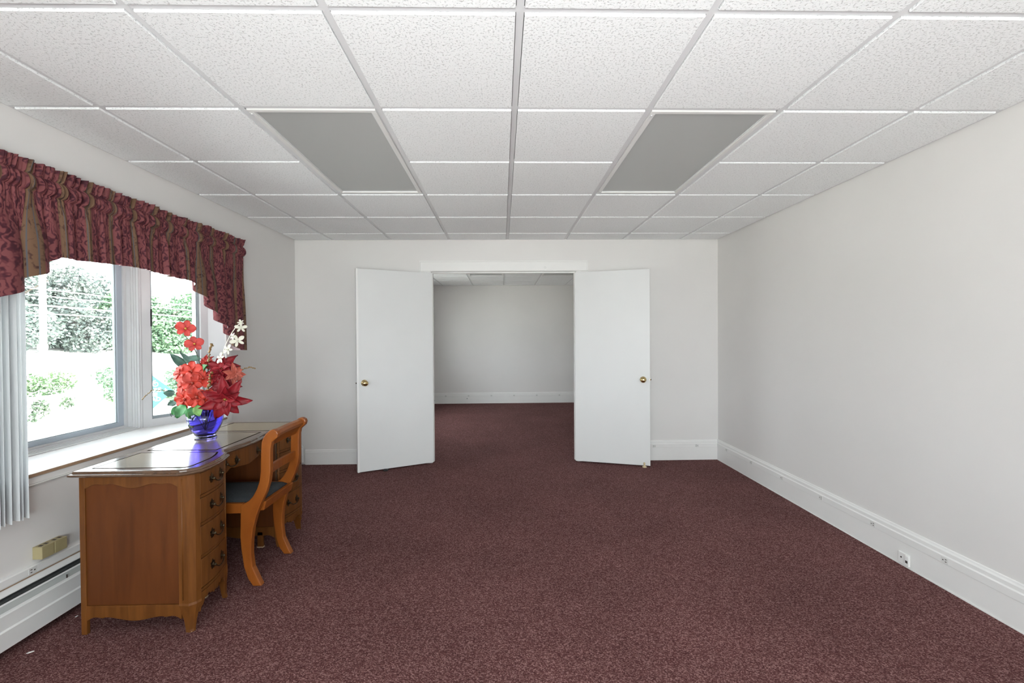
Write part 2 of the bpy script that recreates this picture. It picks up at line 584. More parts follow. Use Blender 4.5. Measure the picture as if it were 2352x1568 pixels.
# the uneven carpet edge / caulk line along the foot of the right baseboard
pts = []
y = 0.6
rr = random.Random(4)
zz = 0.004
m = MB()
while y < BY - 0.05:
    ln = rr.uniform(0.05, 0.22)
    z1 = max(0.002, min(0.011, zz + rr.uniform(-0.004, 0.004)))
    m.prism([(y, 0.0), (y + ln, 0.0), (y + ln, z1), (y, zz)], RX - 0.019, RX - 0.016, 0)
    zz = z1
    y += ln
m.build('paint_edge', M_trim, b)
# back wall, right of the doors
p = [(BY - d, z) for d, z in PROF]
b = MB().prism(p, 0.93, RX - 0.014, 0).build('baseboard_back_right', M_trim)
struct(b)
for x in (1.617, 2.077, 1.16):
    outlet_face(b, (x, BY - 0.019, 0.153), (0, -1, 0), (1, 0, 0))
p = [(BY - d, z) for d, z in PROFP]
b = MB().prism(p, -2.074, -0.87, 0).build('baseboard_back_left', M_trim)
struct(b)
p = [(FAR - d, z) for d, z in PROF]
b = MB().prism(p, LX, RX, 0).build('baseboard_far', M_trim)
struct(b)
for k in range(-4, 6):
    x = 0.238 + 0.4545 * k
    if LX + 0.1 < x < RX - 0.1:
        outlet_face(b, (x, FAR - 0.019, 0.153), (0, -1, 0), (1, 0, 0))
for x, z in ((-0.70, 0.10), (-1.35, 0.065)):
    MB().lathe([(0.012, 0), (0.012, 0.006), (0.005, 0.008)], (x, FAR - 0.016, z), (0, -1, 0), 10).build('cable_plate', M_heatgrey, b)
for nm, y0, y1 in (('baseboard_left_next_room', Y2, FAR),):
    struct(MB().prism([(LX + d, z) for d, z in PROFP], y0, y1, 1).build(nm, M_trim))
struct(MB().prism([(RX - d, z) for d, z in PROFP], Y2, FAR, 1).build('baseboard_right_next_room', M_trim))

# phone jack and cover plate on the right baseboard
t = thing('phone_jack', 'small white phone jack plate low on the right baseboard', 'phone jack', (RX - 0.016, 2.51, 0.015))
MB().box(RX - 0.026, RX - 0.016, 2.488, 2.556, 0.012, 0.078).build('plate', M_trim, t, bevel=0.002)
MB().box(RX - 0.034, RX - 0.022, 2.482, 2.506, 0.016, 0.074).build('jack_body', M_trim, t, bevel=0.002)
MB().box(RX - 0.0346, RX - 0.0335, 2.487, 2.501, 0.034, 0.048).build('jack_hole', M_brown, t)
MB().lathe([(0.0045, 0), (0.0045, 0.002)], (RX - 0.026, 2.536, 0.050), (-1, 0, 0), 8).build('screw', M_brown, t)

# ------------------------------------------------------------------ doorway, trims and doors
J = 0.02
m = MB()
m.box(OX0 - J, OX0, BY - 0.004, BY + WT + 0.004, 0, OZ + J)
struct(m.build('trim_1', M_trim))
struct(MB().box(OX1, OX1 + J, BY - 0.004, BY + WT + 0.004, 0, OZ + J).build('trim_2', M_trim))
struct(MB().box(OX0, OX1, BY - 0.004, BY + WT + 0.004, OZ, OZ + J).build('trim_3', M_trim))
hd = MB().box(-0.862, 0.918, BY - 0.018, BY, OZ + 0.004, 2.134).build('trim_4', M_trim, bevel=0.003)
struct(hd)
hd['label'] = 'wide white head casing above the double doors'
q = MB()
q.box(-0.862, 0.918, BY - 0.026, BY - 0.018, 2.120, 2.134)
q.box(-0.862, -0.850, BY - 0.026, BY - 0.018, OZ + 0.004, 2.120).box(0.906, 0.918, BY - 0.026, BY - 0.018, OZ + 0.004, 2.120)
q.build('raised_border', M_trim, hd, bevel=0.002)
MB().lathe([(0.013, 0), (0.013, 0.002), (0.010, 0.0045), (0.006, 0.003)], (0.462, BY - 0.018, 2.060), (0, -1, 0), 14).build('hole_cover', M_trim, hd)
struct(MB().box(-0.862, OX0 - 0.006, BY - 0.016, BY, 0, OZ + 0.004).build('trim_5', M_trim, bevel=0.003))
struct(MB().box(OX1 + 0.006, 0.918, BY - 0.016, BY, 0, OZ + 0.004).build('trim_6', M_trim, bevel=0.003))
# door stops in the frame
m = MB()
m.box(OX0, OX1, BY + 0.045, BY + 0.085, OZ - 0.012, OZ)
m.box(OX0, OX0 + 0.012, BY + 0.045, BY + 0.085, 0, OZ - 0.012).box(OX1 - 0.012, OX1, BY + 0.045, BY + 0.085, 0, OZ - 0.012)
struct(m.build('trim_7', M_trim))

def door(name, h, e, label, side):
    """h hinge point, e free edge point of the face seen; the slab lies behind that face"""
    h = Vector((h[0], h[1], 0)); e = Vector((e[0], e[1], 0))
    a = (e - h).normalized()
    n = Vector((a.y, -a.x, 0))
    if n.y > 0: n = -n           # towards the room
    W_ = (e - h).length
    TH = 0.035
    z0, z1 = 0.012, 2.006
    def P(u, d, z): return h + a * u - n * d + Vector((0, 0, z))
    vv = [P(0, 0, z0), P(W_, 0, z0), P(W_, TH, z0), P(0, TH, z0), P(0, 0, z1), P(W_, 0, z1), P(W_, TH, z1), P(0, TH, z1)]
    ff = [(0, 3, 2, 1), (4, 5, 6, 7), (0, 1, 5, 4), (1, 2, 6, 5), (2, 3, 7, 6), (3, 0, 4, 7)]
    o = MB().add(vv, ff).build(name, M_door, origin=tuple(h), bevel=0.0025)
    struct(o)
    o['label'] = label
    kp = P(W_ - 0.068, 0, 0.886)
    for sgn, base in ((1, kp), (-1, P(W_ - 0.068, TH, 0.886))):
        prof = [(0.032, 0), (0.032, 0.003), (0.028, 0.006), (0.013, 0.009), (0.011, 0.026), (0.017, 0.031), (0.026, 0.041), (0.0285, 0.050), (0.027, 0.059), (0.020, 0.066), (0.010, 0.069), (0.0, 0.0695)]
        prof = [(max(r, 0.0005), z) for r, z in prof]
        MB().lathe(prof, base, n * sgn, 24).build('door_knob', M_brass, o, smooth=True)
    # latch plate and bolt on the free edge
    q = MB()
    q.lathe([(0.012, 0), (0.012, 0.0012)], P(W_, TH / 2, 0.886), a, 4)
    q.build('latch_plate', M_brass, o)
    MB().lathe([(0.007, 0), (0.007, 0.010), (0.003, 0.012)], P(W_, TH / 2, 0.886), a, 8).build('latch_bolt', M_darkbrass, o)
    for z in (0.22, 1.02, 1.80):
        MB().tube([P(-0.004, TH + 0.002, z - 0.045), P(-0.004, TH + 0.002, z + 0.045)], 0.006, 8).build('hinge', M_trim, o)
    return o, P, n, a, W_

d1, P1, n1, a1, W1 = door('door_1', (-0.728, 4.770), (-1.413, 4.432), 'left white flush door swung open, brass knob', -1)
# astragal strip on the free edge of the left leaf
vv = [P1(W1 - 0.016, -0.006, 0.012), P1(W1 + 0.004, -0.006, 0.012), P1(W1 + 0.004, 0.041, 0.012), P1(W1 + 0.0005, 0.041, 0.012), P1(W1 + 0.0005, -0.0005, 0.012), P1(W1 - 0.016, -0.0005, 0.012)]
rs = [vv, [q + Vector((0, 0, 1.994)) for q in vv]]
MB().rings([[tuple(a) for a in r] for r in rs]).build('astragal', M_trim, d1)
d2, P2, n2, a2, W2 = door('door_2', (0.772, 4.756), (1.496, 4.530), 'right white flush door swung open, brass knob', 1)

# rubber stops holding the doors
q = P2(W2 - 0.058, -0.020, 0)
t = thing('door_stop', 'tan rubber-footed stop under the corner of the right door', 'door stop', (q.x, q.y, 0))
MB().lathe([(0.022, 0), (0.023, 0.008), (0.018, 0.011), (0.010, 0.014), (0.009, 0.034), (0.011, 0.036), (0.011, 0.040)], (q.x, q.y, 0.0), (0, 0, 1), 14).build('foot', M_tan, t, smooth=False)
MB().box(q.x - 0.008, q.x + 0.008, q.y - 0.002, q.y + 0.012, 0.03, 0.046).build('arm', M_tan, t, bevel=0.001)
q = P1(W1 - 0.265, -0.016, 0)
t = thing('door_wedge', 'small black rubber wedge under the left door', 'door stop', (q.x, q.y, 0))
MB().prism([(q.y - 0.03, 0.0), (q.y + 0.07, 0.0), (q.y + 0.07, 0.004), (q.y - 0.03, 0.022)], q.x - 0.02, q.x + 0.02, 0).build('wedge', M_black, t, bevel=0.002)

# ------------------------------------------------------------------ left wall: bay window
SZ = 0.720          # sill top
MX = -2.482         # inner face of the middle window frame
C0, C1 = 2.008, 3.150   # frame of the middle window along Y (symmetric about 2.579)
E1 = (-2.262, 3.532)    # far end of the angled window
E0 = (-2.262, 1.626)
sill_poly = [(LX + 0.012, BAY1 - 0.002), (LX + 0.012, BAY0 + 0.002), (LX - 0.002, BAY0 + 0.002), (E0[0] - 0.03, E0[1] - 0.02), (MX - 0.10, C0 - 0.03), (MX - 0.10, C1 + 0.03), (E1[0] - 0.03, E1[1] + 0.02), (LX - 0.002, BAY1 - 0.002)]
s = MB().prism(sill_poly, SZ - 0.018, SZ, 2).build('window_sill', M_sill, bevel=0.0015)
struct(s)
MB().box(LX + 0.0125, LX + 0.0145, BAY0 + 0.004, BAY1 - 0.004, SZ - 0.016, SZ - 0.0015).build('bare_edge', M_rawwood, s)
ap = MB().box(LX, LX + 0.010, BAY0 - 0.05, BAY1 + 0.05, 0.675, SZ - 0.019).build('apron', M_trim, s)
MB().prism([(LX, 0.675), (LX + 0.012, 0.675), (LX + 0.008, 0.670), (LX + 0.016, 0.668), (LX + 0.010, 0.660), (LX, 0.658)], BAY0 - 0.05, BAY1 + 0.05, 1).build('apron_moulding', M_trim, s)
# bay seat below the sill, roof, outer skin
hp = [(LX - 0.001, BAY1), (E1[0] - 0.03, E1[1] + 0.02), (MX - 0.10, C1 + 0.03), (MX - 0.10, C0 - 0.03), (E0[0] - 0.03, E0[1] - 0.02), (LX - 0.001, BAY0)]
m = MB()
m.prism(hp, SZ - 0.20, SZ - 0.0185, 2)
struct(m.build('wall_left_bay_seat', M_wall))
m = MB()
m.prism([(LX - 0.001, BAY1 + 0.1), (MX - 0.3, C1 + 0.25), (MX - 0.3, C0 - 0.25), (LX - 0.001, BAY0 - 0.1)], 1.92, 2.16, 2)
struct(m.build('wall_left_bay_head', M_wall))
# jamb returns between the angled windows and the room wall
for nm, E, B_ in (('trim_8', E1, BAY1), ('trim_9', E0, BAY0)):
    sgn = 1 if B_ > 2.5 else -1
    p = [(E[0] - 0.004, E[1]), (LX + 0.002, B_ - sgn * 0.004), (LX + 0.002, B_ + sgn * 0.02), (LX - 0.09, B_ + sgn * 0.06), (E[0] - 0.03, E[1] + sgn * 0.06)]
    struct(MB().prism(p, SZ - 0.02, 1.93, 2).build(nm, M_vinyl))
# casing on the room wall round the bay opening
m = MB()
m.box(LX, LX + 0.014, BAY1 - 0.004, BAY1 + 0.055, SZ - 0.04, BZ1 + 0.06)
struct(m.build('trim_10', M_trim, bevel=0.002))
struct(MB().box(LX, LX + 0.014, BAY0 - 0.055, BAY0 + 0.004, SZ - 0.04, BZ1 + 0.06).build('trim_11', M_trim, bevel=0.002))
struct(MB().box(LX, LX + 0.014, BAY0 + 0.004, BAY1 - 0.004, BZ1 - 0.02, BZ1 + 0.06).build('trim_12', M_trim, bevel=0.002))

def window(name, label, A, B, z0, z1, steps, sashw, glassd, mats=(None, None), botk=1.0):
    """A, B plan points of the inner face; frame boards step outwards. inward normal to the room"""
    A = Vector((A[0], A[1], 0)); B = Vector((B[0], B[1], 0))
    a = (B - A).normalized()
    n = Vector((-a.y, a.x, 0))
    if n.x > 0: n = -n      # outwards (away from the room)
    L_ = (B - A).length
    root = bpy.data.objects.new(name, None)
    COL.objects.link(root)
    root.location = ((A + B) / 2) + Vector((0, 0, z0))
    struct(root)
    root['label'] = label
    def bar(q, u0, u1, d0, d1, zz0, zz1):
        vv = []
        for z in (zz0, zz1):
            for u_, d_ in ((u0, d0), (u1, d0), (u1, d1), (u0, d1)):
                vv.append(A + a * u_ + n * d_ + Vector((0, 0, z)))
        q.add(vv, [(0, 3, 2, 1), (4, 5, 6, 7), (0, 1, 5, 4), (1, 2, 6, 5), (2, 3, 7, 6), (3, 0, 4, 7)])
    def ring(i0, i1, d0, d1):
        q = MB()
        fb = botk
        bar(q, i0, i1, d0, d1, z0 + i0 * fb, z1 - i0)
        bar(q, L_ - i1, L_ - i0, d0, d1, z0 + i0 * fb, z1 - i0)
        bar(q, i1, L_ - i1, d0, d1, z0 + i0 * fb, z0 + i1 * fb)
        bar(q, i1, L_ - i1, d0, d1, z1 - i1, z1 - i0)
        return q
    for (i0, i1, d0, d1, nm, mt) in steps:
        ring(i0, i1, d0, d1).build(nm, mt, root)
    i0, i1, d0, d1 = sashw
    ring(i0, i1, d0, d1).build('sash', mats[0] or M_vinyl, root)
    ring(i1, i1 + 0.006, d0 + 0.008, d1 - 0.004).build('gasket', M_sash, root)
    q = MB()
    bar(q, i1 + 0.001, L_ - i1 - 0.001, glassd, glassd + 0.004, z0 + i1 * botk + 0.001, z1 - i1 - 0.001)
    q.build('glass_pane', M_glass, root)
    return root, A, a, n, L_, bar

steps_main = [(0.0, 0.010, -0.004, 0.10, 'frame', M_vinyl), (0.010, 0.016, 0.010, 0.10, 'frame', M_vinyl), (0.016, 0.022, 0.022, 0.10, 'frame', M_vinyl),
              (0.022, 0.030, 0.034, 0.10, 'frame', M_vinyl), (0.030, 0.050, 0.060, 0.10, 'frame', M_vinyl)]
window('window_1', 'large middle pane of the bay window beside the desk', (MX, C0), (MX, C1), SZ, 1.93, steps_main, (0.050, 0.094, 0.072, 0.10), 0.085, (M_sash_sky, None), 0.62)
Aang = (MX + 0.004, C1 + 0.018)
steps_ang = [(0.0, 0.052, 0.0, 0.09, 'frame', M_vinyl)]
window('window_2', 'narrow angled side pane of the bay window behind the flowers', Aang, E1, SZ, 1.93, steps_ang, (0.052, 0.064, 0.022, 0.09), 0.05, (M_sash, None))
window('window_3', 'angled side pane of the bay window outside the view', E0, (MX + 0.004, C0 - 0.018), SZ, 1.93, steps_ang, (0.052, 0.064, 0.022, 0.09), 0.05, (M_sash, None))
# mullion post filling the corner between middle and angled window
for nm, yy, sg in (('trim_13', C1, 1), ('trim_14', C0, -1)):
    p = [(MX - 0.002, yy - sg * 0.001), (MX + 0.006, yy + sg * 0.006), (MX + 0.004, yy + sg * 0.019), (MX - 0.10, yy + sg * 0.08), (MX - 0.10, yy)]
    struct(MB().prism(p, SZ, 1.93, 2).build(nm, M_vinyl))
# window latch on the angled sash
wroot = [o for o in bpy.data.objects if o.name == 'window_2'][0]
MB().box(MX + 0.044, MX + 0.052, 3.190, 3.200, 1.42, 1.54).build('sash_latch', M_black, wroot, bevel=0.002)
# windows of the wall behind the camera and of the next room
def plain_window(name, label, box_, axis, n_mull):
    x0, x1, y0, y1, z0, z1 = box_
    root = bpy.data.objects.new(name, None)
    COL.objects.link(root)
    root.location = ((x0 + x1) / 2, (y0 + y1) / 2, z0)
    struct(root)
    root['label'] = label
    w_ = 0.05
    if axis == 1:
        for a in ((x0, x1, z0, z0 + w_), (x0, x1, z1 - w_, z1), (x0, x0 + w_, z0 + w_, z1 - w_), (x1 - w_, x1, z0 + w_, z1 - w_)):
            MB().box(a[0], a[1], y0 + 0.03, y1 - 0.03, a[2], a[3]).build('frame', M_vinyl, root)
        st = (x1 - x0) / (n_mull + 1)
        for k in range(n_mull): MB().box(x0 + st * (k + 1) - 0.03, x0 + st * (k + 1) + 0.03, y0 + 0.03, y1 - 0.03, z0 + w_, z1 - w_).build('mullion', M_vinyl, root)
        for k in range(n_mull + 1): MB().box(x0 + st * k + 0.04, x0 + st * (k + 1) - 0.04, (y0 + y1) / 2, (y0 + y1) / 2 + 0.004, z0 + w_, z1 - w_).build('glass_pane', M_glass, root)
    else:
        for a in ((y0, y1, z0, z0 + w_), (y0, y1, z1 - w_, z1), (y0, y0 + w_, z0 + w_, z1 - w_), (y1 - w_, y1, z0 + w_, z1 - w_)):
            MB().box(x0 + 0.03, x1 - 0.03, a[0], a[1], a[2], a[3]).build('frame', M_vinyl, root)
        st = (y1 - y0) / (n_mull + 1)
        for k in range(n_mull): MB().box(x0 + 0.03, x1 - 0.03, y0 + st * (k + 1) - 0.03, y0 + st * (k + 1) + 0.03, z0 + w_, z1 - w_).build('mullion', M_vinyl, root)
        for k in range(n_mull + 1): MB().box((x0 + x1) / 2, (x0 + x1) / 2 + 0.004, y0 + st * k + 0.04, y0 + st * (k + 1) - 0.04, z0 + w_, z1 - w_).build('glass_pane', M_glass, root)
plain_window('window_4', 'wide front window behind the camera', (FWX0, FWX1, FY - WT, FY, FWZ0, FWZ1), 1, 2)
plain_window('window_5', 'side window of the next room', (LX - WT, LX, 5.9, 7.9, 0.72, 2.0), 0, 1)
portal('portal_bay', (LX - 0.004, (BAY0 + BAY1) / 2, (SZ + 1.93) / 2), (0, -PI / 2, 0), 1.93 - SZ, BAY1 - BAY0)
portal('portal_front', ((FWX0 + FWX1) / 2, FY - 0.16, (FWZ0 + FWZ1) / 2), (PI / 2, 0, 0), FWX1 - FWX0, FWZ1 - FWZ0)
portal('portal_next', (LX - 0.16, 6.9, 1.36), (0, -PI / 2, 0), 1.28, 2.0)

# ------------------------------------------------------------------ baseboard heater and wall strip on the left wall
HY0, HY1 = -1.6, 4.772
HXF = LX + 0.075
t = thing('baseboard_heater', 'white metal baseboard heater along the foot of the window wall', 'heater', (LX + 0.03, 2.0, 0))
MB().prism([(LX + 0.001, 0.03), (LX + 0.005, 0.03), (LX + 0.005, 0.244), (LX + 0.028, 0.230), (LX + 0.030, 0.234), (LX + 0.012, 0.254), (LX + 0.001, 0.255)], HY0, HY1, 1).build('back_panel', M_heater, t)
MB().prism([(HXF - 0.012, 0.186), (HXF - 0.003, 0.184), (HXF + 0.001, 0.178), (HXF - 0.001, 0.118), (HXF + 0.006, 0.112), (HXF + 0.002, 0.034), (HXF - 0.012, 0.028), (HXF - 0.012, 0.032), (HXF - 0.002, 0.037), (HXF + 0.001, 0.110), (HXF - 0.005, 0.116), (HXF - 0.005, 0.176), (HXF - 0.012, 0.180)], HY0, HY1, 1).build('front_cover', M_heater, t)
MB().prism([(LX + 0.044, 0.205), (LX + 0.060, 0.182), (LX + 0.062, 0.184), (LX + 0.047, 0.207)], HY0, HY1, 1).build('damper', M_heatgrey, t)
MB().prism([(LX + 0.040, 0.208), (LX + 0.045, 0.214), (LX + 0.049, 0.208), (LX + 0.045, 0.204)], HY0, HY1, 1).build('damper_edge', M_heater, t)
MB().box(LX + 0.006, LX + 0.042, HY0 + 0.01, HY1 - 0.01, 0.07, 0.222).build('dark_fin_block', M_fins, t)  # solid dark block; its colour gives the slot the shade inside the heater
MB().prism([(LX + 0.001, 0.02), (HXF + 0.007, 0.02), (HXF + 0.004, 0.188), (LX + 0.034, 0.252), (LX + 0.001, 0.253)], HY1 - 0.012, HY1, 1).build('end_cap', M_heater, t, bevel=0.002)
MB().box(HXF - 0.012, HXF - 0.008, 2.205, 2.209, 0.188, 0.204).build('damper_clip', M_brown, t)

t = thing('power_raceway', 'white outlet strip on the window wall just above the heater', 'outlet strip', (LX, 2.1, 0.262))
MB().prism([(LX, 0.262), (LX + 0.016, 0.262), (LX + 0.020, 0.268), (LX + 0.020, 0.298), (LX + 0.014, 0.302), (LX, 0.303)], FY + 0.02, BY - 0.001, 1).build('channel', M_trim, t)
MB().box(LX, LX + 0.013, FY + 0.02, BY - 0.001, 0.255, 0.2615).build('bare_strip', M_rawwood, t)
for k in range(-4, 6):
    outlet_face(t, (LX + 0.020, 2.094 + 0.4573 * k, 0.283), (1, 0, 0), (0, 1, 0))

t = thing('phone_box', 'beige double telephone box on the wall above the heater', 'phone box', (LX, 2.175, 0.318))
for y0, y1 in ((2.113, 2.170), (2.174, 2.234)):
    bx = MB().box(LX, LX + 0.044, y0, y1, 0.322, 0.379).build('cover', M_beige, t, bevel=0.002)
    for k in (0.3, 0.72):
        yy = y0 + (y1 - y0) * k
        MB().box(LX + 0.014, LX + 0.030, yy - 0.006, yy + 0.006, 0.3788, 0.3797).build('vent_slot', M_brown, bx)
MB().box(LX, LX + 0.041, 2.169, 2.175, 0.323, 0.378).build('joint_strip', M_beige, t)

# scraps on the carpet
for (x, y, a, s_, lb) in ((-2.019, 1.957, 0.5, 0.012, 'thin white paper scrap lying on the carpet nearest the heater'), (-2.055, 2.205, 1.2, 0.007, 'tiny white paper scrap under the edge of the heater')):
    c_, q_ = math.cos(a), math.sin(a)
    pts = [(-1, -0.25), (-0.4, -0.45), (0.5, -0.2), (1, 0.1), (0.6, 0.4), (-0.5, 0.25)]
    pl = [(x + s_ * (u * c_ - v * q_), y + s_ * (u * q_ + v * c_)) for u, v in pts]
    o = MB().prism([(u - x, v - y) for u, v in pl], 0.0, 0.002, 2).build('paper_scrap', M_paper, origin=(0, 0, 0))
    o.location = (x, y, 0.0005)
    tag(o, lb, 'paper')

# ------------------------------------------------------------------ desk
DC = 2.627
def top_x(y):
    v = abs(y - DC)
    P_ = [(0.0, -1.436), (0.08, -1.440), (0.16, -1.452), (0.215, -1.455), (0.240, -1.444), (0.252, -1.420), (0.262, -1.412), (0.30, -1.400), (0.36, -1.383), (0.42, -1.373), (0.48, -1.369), (0.53, -1.372), (0.56, -1.388), (0.582, -1.412), (0.597, -1.440)]
    for k in range(len(P_) - 1):
        if P_[k][0] <= v <= P_[k + 1][0]:
            a_ = (v - P_[k][0]) / (P_[k + 1][0] - P_[k][0])
            return P_[k][1] * (1 - a_) + P_[k + 1][1] * a_
    return P_[-1][1]
DB = -1.925
vs_ = [0.0, 0.04, 0.08, 0.12, 0.16, 0.19, 0.215, 0.228, 0.240, 0.246, 0.252, 0.262, 0.28, 0.30, 0.33, 0.36, 0.39, 0.42, 0.45, 0.48, 0.505, 0.53, 0.545, 0.56, 0.571, 0.582, 0.590, 0.597]
front = [(top_x(DC - v), DC - v) for v in reversed(vs_)] + [(top_x(DC + v), DC + v) for v in vs_[1:]]
outline = [(DB, DC - 0.597)] + front + [(DB, DC + 0.597)]
outline = outline
def inset(poly, d):
    n = len(poly)
    out = []
    for i in range(n):
        a = Vector(poly[i - 1]); b = Vector(poly[i]); c = Vector(poly[(i + 1) % n])
        e1 = (b - a).normalized(); e2 = (c - b).normalized()
        n1 = Vector((-e1.y, e1.x)); n2 = Vector((-e2.y, e2.x))
        nn = (n1 + n2)
        if nn.length < 1e-6: nn = n1
        nn.normalize()
        k = max(0.5, nn.dot(n1))
        out.append(tuple(b + nn * (d / k)))
    return out
def area(p): return sum(p[i - 1][0] * p[i][1] - p[i][0] * p[i - 1][1] for i in range(len(p))) / 2
if area(outline) < 0: outline.reverse()
desk = thing('desk', 'brown wooden kneehole desk with curved drawer fronts below the window', 'desk', (-1.65, DC, 0))
lay = [(0.717, 0.016), (0.721, 0.006), (0.725, 0.001), (0.729, 0.0), (0.7325, 0.003), (0.7345, 0.010), (0.737, 0.012), (0.7415, 0.0125), (0.7445, 0.015), (0.746, 0.020)]
rs = [[(x, y, z) for x, y in inset(outline, d)] for z, d in lay]
top = MB().rings(rs).build('desk_top', M_desktop, desk)
# three sunken tooled panels with their groove lines
def offs_panel(y0, y1, back, gap):
    ys = [y0 + (y1 - y0) * k / 14 for k in range(15)]
    fr = []
    for y in ys:
        fr.append((top_x(y) - gap, y))
    return [(back, y0)] + fr + [(back, y1)]
def shaped(y0, y1, gap, cut):
    pl = offs_panel(y0, y1, DB + 0.062, gap)
    # clipped front outer corner
    return pl
for (y0, y1) in ((DC - 0.545, DC - 0.262), (DC - 0.222, DC + 0.222), (DC + 0.262, DC + 0.545)):
    ys = [y0 + (y1 - y0) * k / 16 for k in range(17)]
    fr = []
    for y in ys:
        x = top_x(y) - 0.052
        if y0 < DC - 0.3:
            x = min(x, -1.445 + (y - y0) * 0.55)
            x = min(x, -1.43 - max(0, (y - (y1 - 0.09))) * 0.45)
        elif y0 > DC:
            x = min(x, -1.445 + (y1 - y) * 0.55)
            x = min(x, -1.43 - max(0, ((y0 + 0.09) - y)) * 0.45)
        else:
            x = min(x, -1.505)
        fr.append((x, y))
    pl = [(DB + 0.058, y0)] + fr + [(DB + 0.058, y1)]
    if area(pl) < 0: pl.reverse()
    MB().prism(pl, 0.7455, 0.7464, 2).build('panel_groove', M_groove, top)
    MB().prism(inset(pl, 0.0085), 0.7457, 0.7468, 2).build('panel_inlay', M_leather, top, bevel=0.0004)

def ribbon(ys, xf, zb, zt, th):
    """slab that follows the curve x = xf(y), thickness th towards -x, with its own bottom and top edge"""
    rs = []
    for y in ys:
        x = xf(y)
        rs.append([(x, y, zb(y)), (x, y, zt(y)), (x - th, y, zt(y)), (x - th, y, zb(y))])
    return MB().rings(rs)
def lin(a, b, n): return [a + (b - a) * k / n for k in range(n + 1)]

def bail_handle(parent, y, z, xf, half=0.044):
    """two leafy rosettes and a drooping bail"""
    x1, x2 = xf(y - half), xf(y + half)
    h = None
    b_ = MB()
    pts = []
    for k in range(13):
        u = -1 + 2 * k / 12
        d = 0.014 + 0.006 * (1 - u * u)
        zz = z - 0.020 * (1 - abs(u) ** 3)
        yy = y + half * u * 0.96
        pts.append((xf(yy) + d, yy, zz))
    b_.tube(pts, [0.0024 + 0.0014 * (1 - abs(-1 + 2 * k / 12)) for k in range(13)], 6)
    h = b_.build('handle', M_darkbrass, parent, smooth=True)
    for sg, x in ((-1, x1), (1, x2)):
        c = Vector((x, y + sg * half, z))
        q = MB()
        q.lathe([(0.011, -0.001), (0.011, 0.002), (0.006, 0.005), (0.005, 0.012), (0.007, 0.015), (0.004, 0.019), (0.0005, 0.020)], c, (1, 0, 0), 10)
        for ang, ln in ((90, 0.027), (40, 0.022), (140, 0.022), (-20, 0.019), (200, 0.019), (-75, 0.023), (255, 0.023)):
            a_ = math.radians(ang)
            d = Vector((0, math.cos(a_), math.sin(a_)))
            e = Vector((0, -math.sin(a_), math.cos(a_)))
            p0, p1, p2, p3 = c + d * 0.005, c + d * ln * 0.6 + e * 0.0065, c + d * ln, c + d * ln * 0.6 - e * 0.0065
            up_ = Vector((0.0035, 0, 0))
            q.rings([[p0, p1, p2, p3], [p0 + up_, p1 + up_ * 0.8, p2 + up_ * 0.4, p3 + up_ * 0.8]])
        q.build('rosette', M_darkbrass, h)
    return h

DZ = [(0.612, 0.712), (0.482, 0.594), (0.332, 0.464), (0.182, 0.314)]
def scallop_pts(u0, u1, z_hi, z_lo, n=30, cusp=True):
    """wave used under the rails: two small humps, a deep middle drop, two humps"""
    out = []
    for k in range(n + 1):
        t_ = k / n
        s_ = abs(2 * t_ - 1)
        if s_ < 0.62:
            zz = z_lo + (z_hi - z_lo) * 0.5 * (1 - math.cos(PI * s_ / 0.62))
        else:
            r_ = (s_ - 0.62) / 0.38
            zz = z_hi - (z_hi - z_lo) * (0.28 * abs(math.sin(PI * min(1, r_ * 3.0))) if r_ < 0.333 else 0.0) - (z_hi - z_lo) * 0.9 * max(0, (r_ - 0.55) / 0.45) ** 1.8
        out.append((u0 + (u1 - u0) * t_, zz))
    return out

